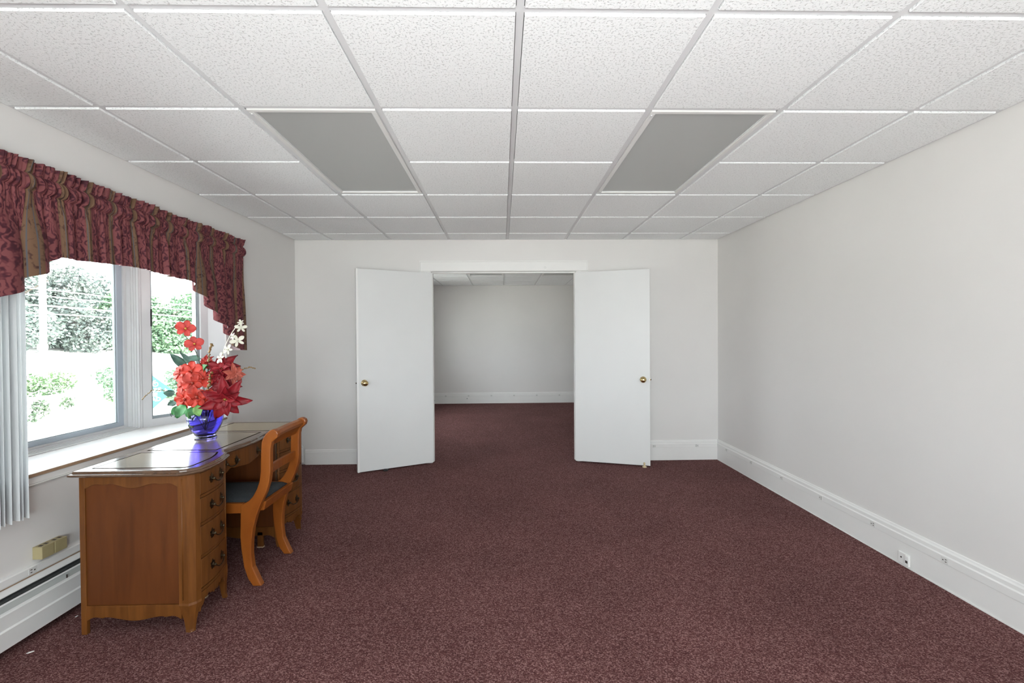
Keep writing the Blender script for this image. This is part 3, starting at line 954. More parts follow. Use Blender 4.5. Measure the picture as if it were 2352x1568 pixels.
def pedestal(sg, nm_note):
    """sg = -1 the pedestal towards the camera, +1 the far one; y = DC + sg*v"""
    Yv = lambda v: DC + sg * v
    xf = lambda y: top_x(DC - max(0.285, min(0.545, abs(y - DC)))) - 0.022
    v_out, v_in = 0.562, 0.270
    XB, XF = -1.905, -1.452
    def side(v, name, outer):
        yo = Yv(v)
        th = 0.018
        inn = -1 if outer else 1     # direction (in v) to the inside of the pedestal
        ya, yb = yo, Yv(v + inn * th)
        yp = Yv(v + inn * 0.007)     # recessed panel face
        s_ = MB().box(XB + 0.02, XF + 0.01, min(yp, yb), max(yp, yb), 0.10, 0.715).build('side_panel', M_deskpanel, desk)
        MB().box(XB, -1.880, min(ya, yb), max(ya, yb), 0.0, 0.717).build('back_stile', M_desk, s_, bevel=0.002)
        # top rail with the wavy lower edge
        wav = []
        for k in range(31):
            t_ = k / 30
            x = -1.880 + (-1.460 + 1.880) * t_
            c_ = abs(2 * t_ - 1)
            if c_ < 0.5: zz = 0.660 + 0.022 * 0.5 * (1 - math.cos(PI * c_ / 0.5))
            elif c_ < 0.62: zz = 0.682 - 0.006 * math.sin(PI * (c_ - 0.5) / 0.24)
            else:
                r_ = (c_ - 0.62) / 0.38
                zz = 0.676 + 0.005 * math.sin(PI * min(1, r_ * 1.3)) - 0.016 * max(0, (r_ - 0.4) / 0.6) ** 1.6
            wav.append((x, zz))
        MB().prism([(-1.880, 0.717)] + wav + [(-1.460, 0.717)], ya, Yv(v + inn * 0.0065), 1).build('top_rail', M_desk, s_, bevel=0.0015)
        low = scallop_pts(-1.880, -1.460, 0.078, 0.060)
        MB().prism([(-1.880, 0.126)] + low + [(-1.460, 0.126)], ya, yb, 1).build('bottom_rail', M_desk, s_, bevel=0.0015)
        MB().box(-1.880, -1.460, min(ya, Yv(v + inn * 0.004)), max(ya, Yv(v + inn * 0.004)), 0.126, 0.131).build('panel_bead', M_desk, s_)
        return s_
    side(v_out, 'outer', True)
    si = side(v_in, 'inner', False)
    # carcass between the sides, set back behind the drawers
    MB().box(XB, -1.468, min(Yv(v_in + 0.01), Yv(v_out - 0.02)), max(Yv(v_in + 0.01), Yv(v_out - 0.02)), 0.13, 0.716).build('carcass', M_deskdark, desk)
    ys_f = sorted([Yv(v_in - 0.002), Yv(v_out - 0.034)])
    # rails between drawers: one bowed face frame strip per gap
    edges = [0.717, 0.712, 0.612, 0.594, 0.482, 0.464, 0.332, 0.314, 0.182, 0.158]
    fl = ribbon(lin(ys_f[0], ys_f[1], 16), lambda y: xf(y) - 0.010, lambda y: 0.158, lambda y: 0.717, 0.010).build('face_frame', M_deskdark, desk)  # dark colour stands in for the shade in the drawer gaps
    for k in (1, 2, 3, 4):
        zc = (0.7145, 0.603, 0.473, 0.323, 0.170)[k]
        ribbon(lin(ys_f[0] + 0.002, ys_f[1] - 0.002, 14), lambda y: xf(y) - 0.003, lambda y: zc - 0.0062, lambda y: zc + 0.0062, 0.008).build('drawer_rail', M_desk, fl, bevel=0.001)
    # fluted strip on the inner side of the drawers
    for dv in (0.006, 0.016):
        yy = Yv(v_in + dv)
        MB().tube([(xf(yy) - 0.005, yy, 0.165), (xf(yy) - 0.005, yy, 0.715)], 0.0042, 8).build('flute', M_desk, fl, smooth=True)
    # drawers
    yd = sorted([Yv(v_in + 0.024), Yv(v_out - 0.040)])
    for (z0, z1) in DZ:
        d_ = ribbon(lin(yd[0], yd[1], 16), xf, lambda y: z0, lambda y: z1, 0.02).build('drawer', M_desk, desk, bevel=0.002)
        bail_handle(d_, (yd[0] + yd[1]) / 2 + sg * -0.010, (z0 + z1) / 2 + 0.004, xf)
    # scalloped apron under the drawers
    ya0, ya1 = yd[0] - 0.004, yd[1] + 0.004
    wv = dict()
    def zb(y):
        t_ = (y - ya0) / (ya1 - ya0)
        c_ = abs(2 * t_ - 1)
        return 0.112 + 0.018 * (0.5 - 0.5 * math.cos(PI * min(1, c_ / 0.5))) - (0.055 * max(0, (c_ - 0.62) / 0.38) ** 1.5) + 0.006 * math.sin(9 * PI * c_)
    ribbon(lin(ya0, ya1, 40), lambda y: xf(y) - 0.004, zb, lambda y: 0.160, 0.016).build('apron', M_desk, desk)
    # chamfered front corner post running down into a flared foot
    def post_ring(z, k, fx, fy):
        P0 = [(-1.470, v_out), (-1.424, v_out + 0.004), (-1.402, v_out - 0.016), (-1.394, v_out - 0.040), (-1.470, v_out - 0.040)]
        cx, cv = -1.428, v_out - 0.014
        return [(cx + (x - cx) * k + fx, Yv(cv + (v - cv) * k + fy), z) for x, v in P0]
    rs = [post_ring(0.0, 0.46, 0.004, 0.006), post_ring(0.012, 0.46, 0.002, 0.003), post_ring(0.05, 0.58, 0, 0), post_ring(0.09, 0.80, 0, 0), post_ring(0.125, 1.04, 0.002, 0.002), post_ring(0.135, 1.0, 0, 0), post_ring(0.717, 1.0, 0, 0)]
    po = MB().rings(rs).build('corner_post', M_desk, desk, bevel=0.002)
    for (x, v) in ((-1.450, v_out + 0.001), (-1.4085, v_out - 0.016)):
        MB().tube([(x, Yv(v), 0.15), (x, Yv(v), 0.70)], 0.0035, 8).build('reed', M_desk, po, smooth=True)
    MB().box(-1.430, -1.417, min(Yv(v_out - 0.02), Yv(v_out - 0.004)), max(Yv(v_out - 0.02), Yv(v_out - 0.004)), 0.0, 0.004).build('foot_glide', M_chip, po)
    # inner front foot
    yi = Yv(v_in + 0.012)
    q = []
    for z, k, fx in ((0.0, 0.6, 0.010), (0.02, 0.62, 0.004), (0.07, 0.8, 0.0), (0.13, 1.1, 0.0), (0.17, 1.0, 0.0)):
        x = xf(yi) - 0.016
        q.append([(x - 0.018 * k + fx, yi - 0.014 * k, z), (x + 0.014 * k + fx, yi - 0.014 * k, z), (x + 0.014 * k + fx, yi + 0.014 * k, z), (x - 0.018 * k + fx, yi + 0.014 * k, z)])
    MB().rings(q).build('foot', M_desk, desk, bevel=0.002)
    # leg set back under the inner side
    yl = Yv(v_in + 0.008)
    MB().box(-1.566, -1.530, yl - 0.008, yl + 0.008, 0.004, 0.10).build('leg', M_desk, desk, bevel=0.002)
    MB().box(-1.568, -1.528, yl - 0.010, yl + 0.010, 0.0, 0.006).build('foot_glide', M_chip, desk)
pedestal(-1, 'near')
pedestal(1, 'far')
# centre drawer over the kneehole with its shaped lower edge
xc = lambda y: top_x(y) - 0.030
y0c, y1c = DC - 0.268, DC + 0.268
def zbc(y):
    t_ = abs(y - DC) / 0.268
    return 0.612 + 0.012 * (0.5 - 0.5 * math.cos(PI * min(1, t_ / 0.45))) - 0.050 * max(0, (t_ - 0.55) / 0.45) ** 1.3 + (0.006 * math.sin(PI * min(1, max(0, (t_ - 0.45) / 0.2))))
xcc = lambda y: top_x(DC - min(0.215, abs(y - DC))) - 0.026
cd = ribbon(lin(y0c, y1c, 44), xcc, zbc, lambda y: 0.716, 0.02).build('centre_drawer', M_desk, desk)
bail_handle(cd, DC - 0.15, 0.662, xcc)
bail_handle(cd, DC + 0.15, 0.662, xcc)
MB().box(-1.890, -1.875, DC - 0.27, DC + 0.27, 0.16, 0.716).build('modesty_panel', M_deskdark, desk)
MB().box(-1.875, -1.49, DC - 0.262, DC + 0.262, 0.66, 0.714).build('drawer_box', M_deskdark, desk)

# ------------------------------------------------------------------ chair
CHX = [(-1.206, 0.849), (-1.190, 0.840), (-1.185, 0.826), (-1.190, 0.808), (-1.219, 0.782), (-1.2255, 0.750), (-1.227, 0.715), (-1.228, 0.623), (-1.235, 0.570), (-1.252, 0.517), (-1.282, 0.452), (-1.304, 0.396), (-1.322, 0.330), (-1.332, 0.258), (-1.334, 0.188), (-1.326, 0.121), (-1.296, 0.053), (-1.280, 0.021), (-1.326, 0.021), (-1.352, 0.060), (-1.372, 0.122), (-1.386, 0.222), (-1.390, 0.289), (-1.388, 0.350), (-1.386, 0.453), (-1.373, 0.457), (-1.345, 0.472), (-1.322, 0.496), (-1.300, 0.535), (-1.285, 0.580), (-1.279, 0.630), (-1.276, 0.716), (-1.272, 0.783), (-1.264, 0.806), (-1.251, 0.826), (-1.231, 0.844), (-1.217, 0.850)]
kS = 2.437 / 2.405
CHX = [(x * kS, CAMZ + (z - CAMZ) * kS) for x, z in CHX]
CHX = [(x, max(z, 0.0)) for x, z in CHX]
chair = thing('chair', 'orange wooden chair with scrolled back and dark seat pushed to the desk', 'chair', (-1.45, 2.62, 0))
YN, YF, TH = 2.437, 2.800, 0.036
def sideframe(y0, dx):
    return MB().prism([(x + dx, z) for x, z in CHX], y0, y0 + TH, 1).build('side_frame', M_chair, chair, bevel=0.005)
sideframe(YN, 0.0)
sideframe(YF - 0.004, -0.008)
# side rails and front legs
for y in (YN + 0.004, YF):
    MB().prism([(-1.395, 0.395), (-1.395, 0.447), (-1.760, 0.447), (-1.760, 0.392)], y, y + 0.026, 1).build('side_rail', M_chair, chair, bevel=0.003)
for y in (YN + 0.002, YF - 0.002):
    q = []
    for z, k, dx in ((0.0, 0.7, -0.03), (0.12, 0.8, -0.012), (0.30, 0.95, 0.0), (0.440, 1.0, 0.0)):
        q.append([(-1.780 + dx, y, z), (-1.780 + 0.036 * k + dx, y, z), (-1.780 + 0.036 * k + dx, y + 0.032 * k, z), (-1.780 + dx, y + 0.032 * k, z)])
    MB().rings(q).build('front_leg', M_chair, chair, bevel=0.003)
MB().prism([(-1.322, 0.398), (-1.300, 0.398), (-1.286, 0.447), (-1.312, 0.447)], YN + TH, YF - 0.004, 1).build('rear_rail', M_chair, chair, bevel=0.003)
MB().box(-1.775, -1.752, YN + 0.03, YF, 0.392, 0.446).build('front_rail', M_chair, chair, bevel=0.003)
# crest rail: rolled top bending backwards between the scrolls
def crest():
    rs = []
    for k in range(13):
        t_ = k / 12
        y = YN + TH - 0.004 + (YF - YN - TH + 0.006) * t_
        bow = 0.012 * math.sin(PI * t_)
        dx = -0.008 * t_ - bow * 0.5
        pf = [(-1.268, 0.770), (-1.262, 0.806), (-1.246, 0.830), (-1.226, 0.842), (-1.206, 0.838), (-1.196, 0.822), (-1.202, 0.806), (-1.216, 0.796), (-1.234, 0.772), (-1.244, 0.752)]
        rs.append([(x * kS + dx, y, CAMZ + (z - CAMZ) * kS) for x, z in pf])
    return MB().rings(rs)
crest().build('crest_rail', M_chair, chair, smooth=False, bevel=0.002)
q = []
for k in range(9):
    t_ = k / 8
    y = YN + TH - 0.004 + (YF - YN - TH + 0.006) * t_
    dx = -0.008 * t_ - 0.010 * math.sin(PI * t_)
    pf = [(-1.266, 0.600), (-1.248, 0.600), (-1.246, 0.648), (-1.264, 0.648)]
    q.append([(x * kS + dx, y, CAMZ + (z - CAMZ) * kS) for x, z in pf])
MB().rings(q).build('back_slat', M_chair, chair, bevel=0.0025)
# drop-in seat
sx0, sx1, sy0, sy1 = -1.752, -1.322, YN + 0.030, YF + 0.002
vv = []; ff = []
nx, ny = 16, 16
for i in range(nx + 1):
    for j in range(ny + 1):
        u_, v_ = i / nx, j / ny
        d = min(min(u_, 1 - u_) * (sx1 - sx0), min(v_, 1 - v_) * (sy1 - sy0))
        zz = 0.440 + 0.032 * (1 - math.exp(-d / 0.035)) + 0.004 * math.sin(PI * u_) * math.sin(PI * v_)
        vv.append((sx0 + (sx1 - sx0) * u_, sy0 + (sy1 - sy0) * v_, zz))
for i in range(nx):
    for j in range(ny):
        a = i * (ny + 1) + j
        ff.append((a, a + ny + 1, a + ny + 2, a + 1))
m = MB().add(vv, ff)
m.box(sx0, sx1, sy0, sy1, 0.425, 0.4405)
m.build('seat_pad', M_seat, chair, smooth=True)

# ------------------------------------------------------------------ valance
def fabric():
    m = bpy.data.materials.new('burgundy damask cloth')
    m.use_nodes = True
    nt = m.node_tree
    N = nt.nodes
    L = nt.links.new
    b = N['Principled BSDF']
    b.inputs['Roughness'].default_value = 0.75
    b.inputs['Specular IOR Level'].default_value = 0.25
    uvn = N.new('ShaderNodeUVMap')
    uvn.uv_map = 'UVMap'
    nz = N.new('ShaderNodeTexNoise'); nz.inputs['Scale'].default_value = 11; nz.inputs['Detail'].default_value = 3
    L(uvn.outputs[0], nz.inputs['Vector'])
    mixv = N.new('ShaderNodeVectorMath'); mixv.operation = 'MULTIPLY_ADD'
    L(nz.outputs['Color'], mixv.inputs[0]); mixv.inputs[1].default_value = (0.10, 0.10, 0); L(uvn.outputs[0], mixv.inputs[2])
    # leaf-like damask
    vo = N.new('ShaderNodeTexVoronoi'); vo.feature = 'F1'; vo.inputs['Scale'].default_value = 38
    L(mixv.outputs[0], vo.inputs['Vector'])
    wv = N.new('ShaderNodeTexWave'); wv.inputs['Scale'].default_value = 9; wv.inputs['Distortion'].default_value = 14; wv.inputs['Detail'].default_value = 2; wv.inputs['Detail Scale'].default_value = 2.2
    L(uvn.outputs[0], wv.inputs['Vector'])
    ad = N.new('ShaderNodeMath'); ad.operation = 'MULTIPLY_ADD'; ad.inputs[1].default_value = 0.55
    L(wv.outputs['Fac'], ad.inputs[0])
    sc = N.new('ShaderNodeMath'); sc.operation = 'MULTIPLY'; sc.inputs[1].default_value = 0.8
    L(vo.outputs['Distance'], sc.inputs[0]); L(sc.outputs[0], ad.inputs[2])
    r = N.new('ShaderNodeValToRGB')
    e = r.color_ramp.elements
    e[0].position = 0.30; e[0].color = (0.055, 0.013, 0.020, 1)
    e[1].position = 0.80; e[1].color = (0.185, 0.057, 0.060, 1)
    q = e.new(0.56); q.color = (0.105, 0.026, 0.033, 1)
    q = e.new(0.46); q.color = (0.072, 0.017, 0.025, 1)
    L(ad.outputs[0], r.inputs['Fac'])
    # vertical stripes
    sep = N.new('ShaderNodeSeparateXYZ'); L(uvn.outputs[0], sep.inputs[0])
    def stripe(period, phase, width):
        a = N.new('ShaderNodeMath'); a.operation = 'ADD'; a.inputs[1].default_value = phase
        L(sep.outputs['X'], a.inputs[0])
        md = N.new('ShaderNodeMath'); md.operation = 'PINGPONG'; md.inputs[1].default_value = period / 2
        L(a.outputs[0], md.inputs[0])
        lt = N.new('ShaderNodeMath'); lt.operation = 'LESS_THAN'; lt.inputs[1].default_value = width / 2
        L(md.outputs[0], lt.inputs[0])
        return lt
    tan = N.new('ShaderNodeValToRGB')
    tan.color_ramp.elements[0].position = 0.2; tan.color_ramp.elements[0].color = (0.055, 0.024, 0.019, 1)
    tan.color_ramp.elements[1].position = 0.6; tan.color_ramp.elements[1].color = (0.150, 0.085, 0.050, 1)
    L(ad.outputs[0], tan.inputs['Fac'])
    s1 = stripe(0.26, 0.06, 0.066)
    m1 = N.new('ShaderNodeMix'); m1.data_type = 'RGBA'
    L(s1.outputs[0], m1.inputs['Factor']); L(r.outputs['Color'], m1.inputs['A']); L(tan.outputs['Color'], m1.inputs['B'])
    s2 = stripe(0.030, 0.015, 0.0045)
    m2 = N.new('ShaderNodeMix'); m2.data_type = 'RGBA'
    m2.inputs['B'].default_value = (0.085, 0.088, 0.10, 1)
    s12 = N.new('ShaderNodeMath'); s12.operation = 'MULTIPLY'
    L(s1.outputs[0], s12.inputs[0]); L(s2.outputs[0], s12.inputs[1]); L(s12.outputs[0], m2.inputs['Factor']); L(m1.outputs['Result'], m2.inputs['A'])
    L(m2.outputs['Result'], b.inputs['Base Color'])
    fn = N.new('ShaderNodeTexNoise'); fn.inputs['Scale'].default_value = 90
    L(uvn.outputs[0], fn.inputs['Vector'])
    bp = N.new('ShaderNodeBump'); bp.inputs['Strength'].default_value = 0.25; bp.inputs['Distance'].default_value = 0.002
    L(fn.outputs['Fac'], bp.inputs['Height']); L(bp.outputs['Normal'], b.inputs['Normal'])
    return m
M_fabric = fabric()
M_lining = mat('pale lining cloth', (0.62, 0.50, 0.52), 0.8, 0.08, 12)

VC = 2.580
VE = 1.075            # half width
VX = LX + 0.108       # nominal front
def sstep(a, b, x):
    t_ = max(0.0, min(1.0, (x - a) / (b - a)))
    return t_ * t_ * (3 - 2 * t_)
def n1(x, s): return mnoise.noise(Vector((x, s * 3.7, s * 1.3)))
def val_bottom(s):
    v = abs(s - VC)
    if v < 0.44: return 1.722 + 0.010 * math.cos(PI * v / 0.44)
    if v < 0.97: return 1.712 - (v - 0.44) * 0.87
    return 1.712 - 0.53 * 0.87 - (v - 0.97) * 0.12
VT = 2.112
def build_valance():
    NS, NT = 1500, 44
    root = thing('valance', 'burgundy and gold damask window valance with gathered header and cascading tails', 'valance', (VX, VC, 1.23))
    S0, S1 = VC - VE, VC + VE
    verts = []; uvs = []
    # rows: z levels of the gathered head are fixed, the skirt follows the bottom edge
    head = [VT, VT - 0.012, VT - 0.026, VT - 0.040, VT - 0.048, VT - 0.053, VT - 0.060, VT - 0.072, VT - 0.088, VT - 0.104, VT - 0.116, VT - 0.123, VT - 0.128]
    nh = len(head)
    for j in range(NT):
        for i in range(NS + 1):
            s_ = S0 + (S1 - S0) * i / NS
            v = abs(s_ - VC)
            tail = sstep(0.40, 0.52, v)
            zb = val_bottom(s_)
            hi = 1.3 * n1(s_ * 55, 1) + 1.2 * n1(s_ * 120, 2)            # tight gathers
            mid = n1(s_ * 23, 3) + 0.6 * n1(s_ * 47, 4)           # soft folds
            if j < nh:
                z = head[j]
                if j <= 4:   # ruffle above the rod
                    k = 1 - j / 4
                    x = 0.006 + 0.010 * k + (0.010 + 0.010 * k) * hi
                    z += 0.006 * k * n1(s_ * 22, 5)
                elif j <= 5:
                    x = 0.000 + 0.004 * hi
                else:        # puffed rod pocket
                    t_ = (j - 5) / (nh - 1 - 5)
                    puff = math.sin(PI * t_)
                    x = 0.002 + 0.022 * puff + (0.004 + 0.009 * puff) * hi + 0.005 * puff * n1(s_ * 9, 8)
                    z += 0.005 * puff * n1(s_ * 30, 9) + 0.006 * n1(s_ * 7, 10)
                y = s_
                dy = 0.0
            else:
                t_ = (j - nh + 1) / (NT - nh)
                z = (VT - 0.128) + (zb - (VT - 0.128)) * t_
                g = math.exp(-t_ * 3.5)
                # soft folds in the middle, deep cascade pleats in the tails
                ph = 2 * PI * (v - 0.44) / 0.108
                amp = sstep(0.0, 0.7, t_) * tail
                x = 0.004 + 0.012 * t_ + (1 - tail) * (0.036 * sstep(0, 0.35, t_) * mid + 0.008 * hi * g) + tail * (0.008 * hi * g + 0.022 * mid * (1 - 0.7 * amp) * sstep(0, 0.3, t_)) + amp * 0.026 * math.cos(ph)
                dy = amp * 0.031 * math.sin(ph) * (-1 if s_ < VC else 1) + (1 - tail) * 0.016 * t_ * n1(s_ * 23 + 0.35, 3)
                y = s_ + dy
            verts.append((VX + x, y, z))
            uvs.append((s_ * 1.9, z * 1.0))
    # returns to the wall at both ends
    faces = []
    W_ = NS + 1
    for j in range(NT - 1):
        for i in range(NS):
            a = j * W_ + i
            faces.append((a, a + 1, a + W_ + 1, a + W_))
    base = len(verts)
    for e, i in ((0, 0), (1, NS)):
        for j in range(NT):
            p = verts[j * W_ + i]
            sg = -1 if e == 0 else 1
            for k, (f_) in enumerate((0.33, 0.66, 1.0)):
                verts.append((p[0] + (LX + 0.004 - p[0]) * f_, p[1] + sg * (0.012 * math.sin(PI * f_ * 0.5)), p[2]))
                uvs.append((uvs[j * W_ + i][0] + sg * 0.1 * f_, uvs[j * W_ + i][1]))
        o_ = base + e * NT * 3
        for j in range(NT - 1):
            a0 = j * W_ + i; a1 = (j + 1) * W_ + i
            row0 = [a0] + [o_ + j * 3 + k for k in range(3)]
            row1 = [a1] + [o_ + (j + 1) * 3 + k for k in range(3)]
            for k in range(3):
                faces.append((row0[k], row0[k + 1], row1[k + 1], row1[k]))
    m = MB(); m.v = verts; m.f = faces; m.uv = uvs
    o = m.build('cloth', M_fabric, root, smooth=True)
    # lining: the same sheet set a little behind
    me = o.data
    nr = [Vector(v_.normal) for v_ in me.vertices]
    if sum(q.x for q in nr[:2000]) < 0: nr = [-q for q in nr]
    # skirt only
    keep = [f_ for f_ in faces if min(f_) >= nh * W_]
    m2 = MB()
    m2.v = [tuple(Vector(p) - n_ * 0.0022) for p, n_ in zip(verts, nr)]
    m2.f = keep
    used = sorted(set(i for f_ in keep for i in f_))
    mp = {a: k for k, a in enumerate(used)}
    m2.v = [m2.v[a] for a in used]
    m2.f = [tuple(mp[a] for a in f_) for f_ in keep]
    m2.build('lining', M_lining, root, smooth=True)
    MB().tube([(VX - 0.006, S0 + 0.01, VT - 0.088), (VX - 0.006, S1 - 0.01, VT - 0.088)], 0.010, 10).build('curtain_rod', M_trim, root, smooth=True)
    return root
build_valance()

# ------------------------------------------------------------------ vertical blind, drawn to the near end of the bay
blind = thing('vertical_blind', 'white vertical blind drawn aside at the near end of the window', 'blind', (LX + 0.05, 1.82, 0.55))
MB().box(LX + 0.020, LX + 0.065, BAY0 - 0.03, BAY1 - 0.02, 2.00, 2.035).build('head_rail', M_vinyl, blind, bevel=0.002)
rb = random.Random(3)
y = 2.036
for k in range(18):
    ang = math.radians(rb.uniform(60, 68))
    if k == 2: ang = math.radians(74)
    wd = 0.089
    cx = LX + 0.050 + rb.uniform(-0.004, 0.004)
    d = Vector((math.cos(ang), math.sin(ang), 0)) if False else Vector((math.sin(ang), -math.cos(ang), 0))
    n_ = Vector((d.y, -d.x, 0))
    rs = []
    zb_ = 0.552 + rb.uniform(-0.002, 0.003)
    for z in (zb_, 2.0):
        prof = []
        for a_ in range(7):
            u_ = -1 + 2 * a_ / 6
            prof.append(Vector((cx, y, z)) + d * (u_ * wd / 2) + n_ * (0.006 * (1 - u_ * u_)))
        back = [q - n_ * 0.0009 for q in reversed(prof)]
        rs.append(prof + back)
    MB().rings(rs).build('slat', M_blind, blind, smooth=False)
    y -= rb.uniform(0.019, 0.025) if k != 2 else 0.026

# ------------------------------------------------------------------ vase and artificial flowers
VB = Vector((-1.752, 2.70, 0.7468))
def vasemat():
    m = mat('cobalt blue glass', (0.35, 0.31, 0.98), 0.03, 0.03, 5, trans=1.0, ior=1.45)
    return m
M_vase = vasemat()
prof_o = [(0.050, 0.0), (0.057, 0.003), (0.0575, 0.007), (0.050, 0.012), (0.048, 0.016), (0.057, 0.028), (0.072, 0.052), (0.084, 0.080), (0.0915, 0.106), (0.0925, 0.126), (0.087, 0.143), (0.075, 0.154), (0.066, 0.160), (0.064, 0.166), (0.068, 0.173), (0.070, 0.176)]
prof_i = [(0.066, 0.174), (0.060, 0.166), (0.062, 0.160), (0.071, 0.151), (0.082, 0.140), (0.0875, 0.125), (0.0865, 0.106), (0.079, 0.081), (0.067, 0.054), (0.052, 0.031), (0.042, 0.022), (0.001, 0.020)]
vase = MB().lathe(prof_o + prof_i, tuple(VB), n=40).build('vase', M_vase, origin=tuple(VB), smooth=True)
tag(vase, 'cobalt blue glass vase standing on the desk', 'vase')
def petal_mat(name, c, var, rough=0.55):
    m = mat(name, c, rough, var, 22, 0.3, 60)
    b = m.node_tree.nodes['Principled BSDF']
    b.inputs['Subsurface Weight'].default_value = 0.0
    return m
M_orange = petal_mat('orange red petal', (0.40, 0.020, 0.007), 0.3)
M_coral = petal_mat('coral red petal', (0.46, 0.038, 0.030), 0.2)
M_red = petal_mat('deep red petal', (0.23, 0.007, 0.014), 0.35)
M_pink = petal_mat('faded pink red petal', (0.36, 0.075, 0.05), 0.25)
M_cream = petal_mat('cream white petal', (0.66, 0.64, 0.54), 0.08)
M_green = petal_mat('green leaf cloth', (0.035, 0.17, 0.045), 0.4)
M_lgreen = petal_mat('light green leaf cloth', (0.15, 0.30, 0.08), 0.5)
M_dgreen = petal_mat('dark blue green leaf cloth', (0.045, 0.10, 0.075), 0.35)
M_stem = mat('dark stem', (0.05, 0.055, 0.025), 0.6, 0.2, 40)
M_bead = mat('golden brown beads', (0.22, 0.13, 0.045), 0.35, 0.35, 150)
M_yellow = mat('yellow flower eye', (0.60, 0.45, 0.08), 0.5, 0.3, 100)

def petal(parent, base, d, nrm, ln, wd, m_, cup=0.15, tip=0.0, name='petal', curl=0.25, ruffle=0.0, n=6):
    """a curved blade: base point, direction d, facing normal nrm; pointed when tip = 1, round when 0"""
    d = Vector(d).normalized()
    nrm = Vector(nrm)
    nrm = (nrm - d * nrm.dot(d)).normalized()
    e = d.cross(nrm)
    vv = []
    cols = 5
    for i in range(n + 1):
        t_ = i / n
        if tip > 0.5: wdt = wd * (math.sin(PI * min(1, t_ ** 0.75)) ** 0.8) * (1 - 0.2 * t_)
        else: wdt = wd * math.sin(PI * (0.10 + 0.86 * t_ ** 0.95)) ** 0.6 * (0.45 + 0.65 * t_)
        for k in range(cols):
            u_ = -1 + 2 * k / (cols - 1)
            off = cup * wd * u_ * u_ - curl * ln * t_ * t_ + ruffle * wd * math.sin(7 * t_ + 2.5 * u_) * abs(u_)
            vv.append(Vector(base) + d * (ln * t_) + e * (wdt / 2 * u_) + nrm * off)
    # give the blade a little thickness
    nt_ = len(vv)
    th = nrm * 0.0008
    allv = vv + [q - th for q in vv]
    ff = []
    for i in range(n):
        for k in range(cols - 1):
            a = i * cols + k
            ff.append((a, a + 1, a + cols + 1, a + cols))
            ff.append((nt_ + a, nt_ + a + cols, nt_ + a + cols + 1, nt_ + a + 1))
    rim = [k for k in range(cols)] + [i * cols + cols - 1 for i in range(1, n + 1)] + [n * cols + k for k in range(cols - 2, -1, -1)] + [i * cols for i in range(n - 1, 0, -1)]
    for a, b_ in zip(rim, rim[1:] + rim[:1]): ff.append((a, nt_ + a, nt_ + b_, b_))
    return MB().add(allv, ff).build(name, m_, parent, smooth=True)

def bez(p0, p1, p2, n=10):
    p0, p1, p2 = Vector(p0), Vector(p1), Vector(p2)
    return [p0 * (1 - t_) ** 2 + p1 * 2 * t_ * (1 - t_) + p2 * t_ * t_ for t_ in [k / n for k in range(n + 1)]]

MOUTH = VB + Vector((0, 0, 0.14))
def FP(x, z, dy=0.0): return Vector((x, 2.70 + dy, z))
sc_ = 2.70 / 2.66
def W2(x, z, dy=0.0):
    """positions measured on the plane y = 2.66, carried to y = 2.70 + dy along the sight line"""
    k = (2.70 + dy) / 2.66
    return Vector((x * k, 2.70 + dy, CAMZ + (z - CAMZ) * k))

def blossom_frame(nrm):
    n_ = Vector(nrm).normalized()
    u_ = Vector((0, 0, 1)) - n_ * n_.z
    u_.normalize()
    return n_, u_, u_.cross(n_)

def orchid(parent, c, nrm, r, m_, rot=0.0, eye=M_yellow, wk=1.0):
    n_, u_, s_ = blossom_frame(nrm)
    b = MB().ball(Vector(c) + n_ * 0.004, r * 0.13, 8, 5).build('blossom', eye, parent, smooth=True)
    for ang, ln, wd in ((90, 0.95, 0.95), (15, 1.05, 1.30), (165, 1.05, 1.30), (232, 0.90, 0.85), (308, 0.90, 0.85)):
        a_ = math.radians(ang + rot)
        d = s_ * math.cos(a_) + u_ * math.sin(a_)
        petal(b, Vector(c) + d * r * 0.05, d + n_ * 0.25, n_, r * ln, r * wd * wk, m_, 0.12, 0.0, curl=0.18)
    petal(b, Vector(c) + n_ * 0.004, n_ * 0.8 - u_ * 0.6, u_, r * 0.42, r * 0.30, m_, 0.3, 0.0, 'lip', curl=-0.2)
    return b

def poinsettia(parent, c, nrm, r, m_, seed, layers=((7, 1.0, 0.45), (6, 0.72, 0.38), (4, 0.42, 0.26))):
    R_ = random.Random(seed)
    n_, u_, s_ = blossom_frame(nrm)
    q = MB()
    for k in range(9):
        a_ = k * 2.4
        rr_ = r * 0.10 * math.sqrt(k / 9)
        q.ball(Vector(c) + n_ * (r * 0.10) + s_ * (rr_ * math.cos(a_)) + u_ * (rr_ * math.sin(a_)), r * 0.045, 6, 4)
    b = q.build('blossom', M_yellow, parent, smooth=True)
    for li, (cnt, ln, wd) in enumerate(layers):
        for k in range(cnt):
            a_ = 2 * PI * (k + 0.5 * li) / cnt + R_.uniform(-0.2, 0.2)
            d = s_ * math.cos(a_) + u_ * math.sin(a_)
            petal(b, Vector(c) + n_ * (0.006 * li), d + n_ * (0.15 + 0.22 * li + R_.uniform(-0.1, 0.1)), n_, r * ln * R_.uniform(0.88, 1.1), r * wd * 1.25, m_, 0.18, 1.0, 'bract', curl=R_.uniform(0.15, 0.35), ruffle=0.12)
    return b

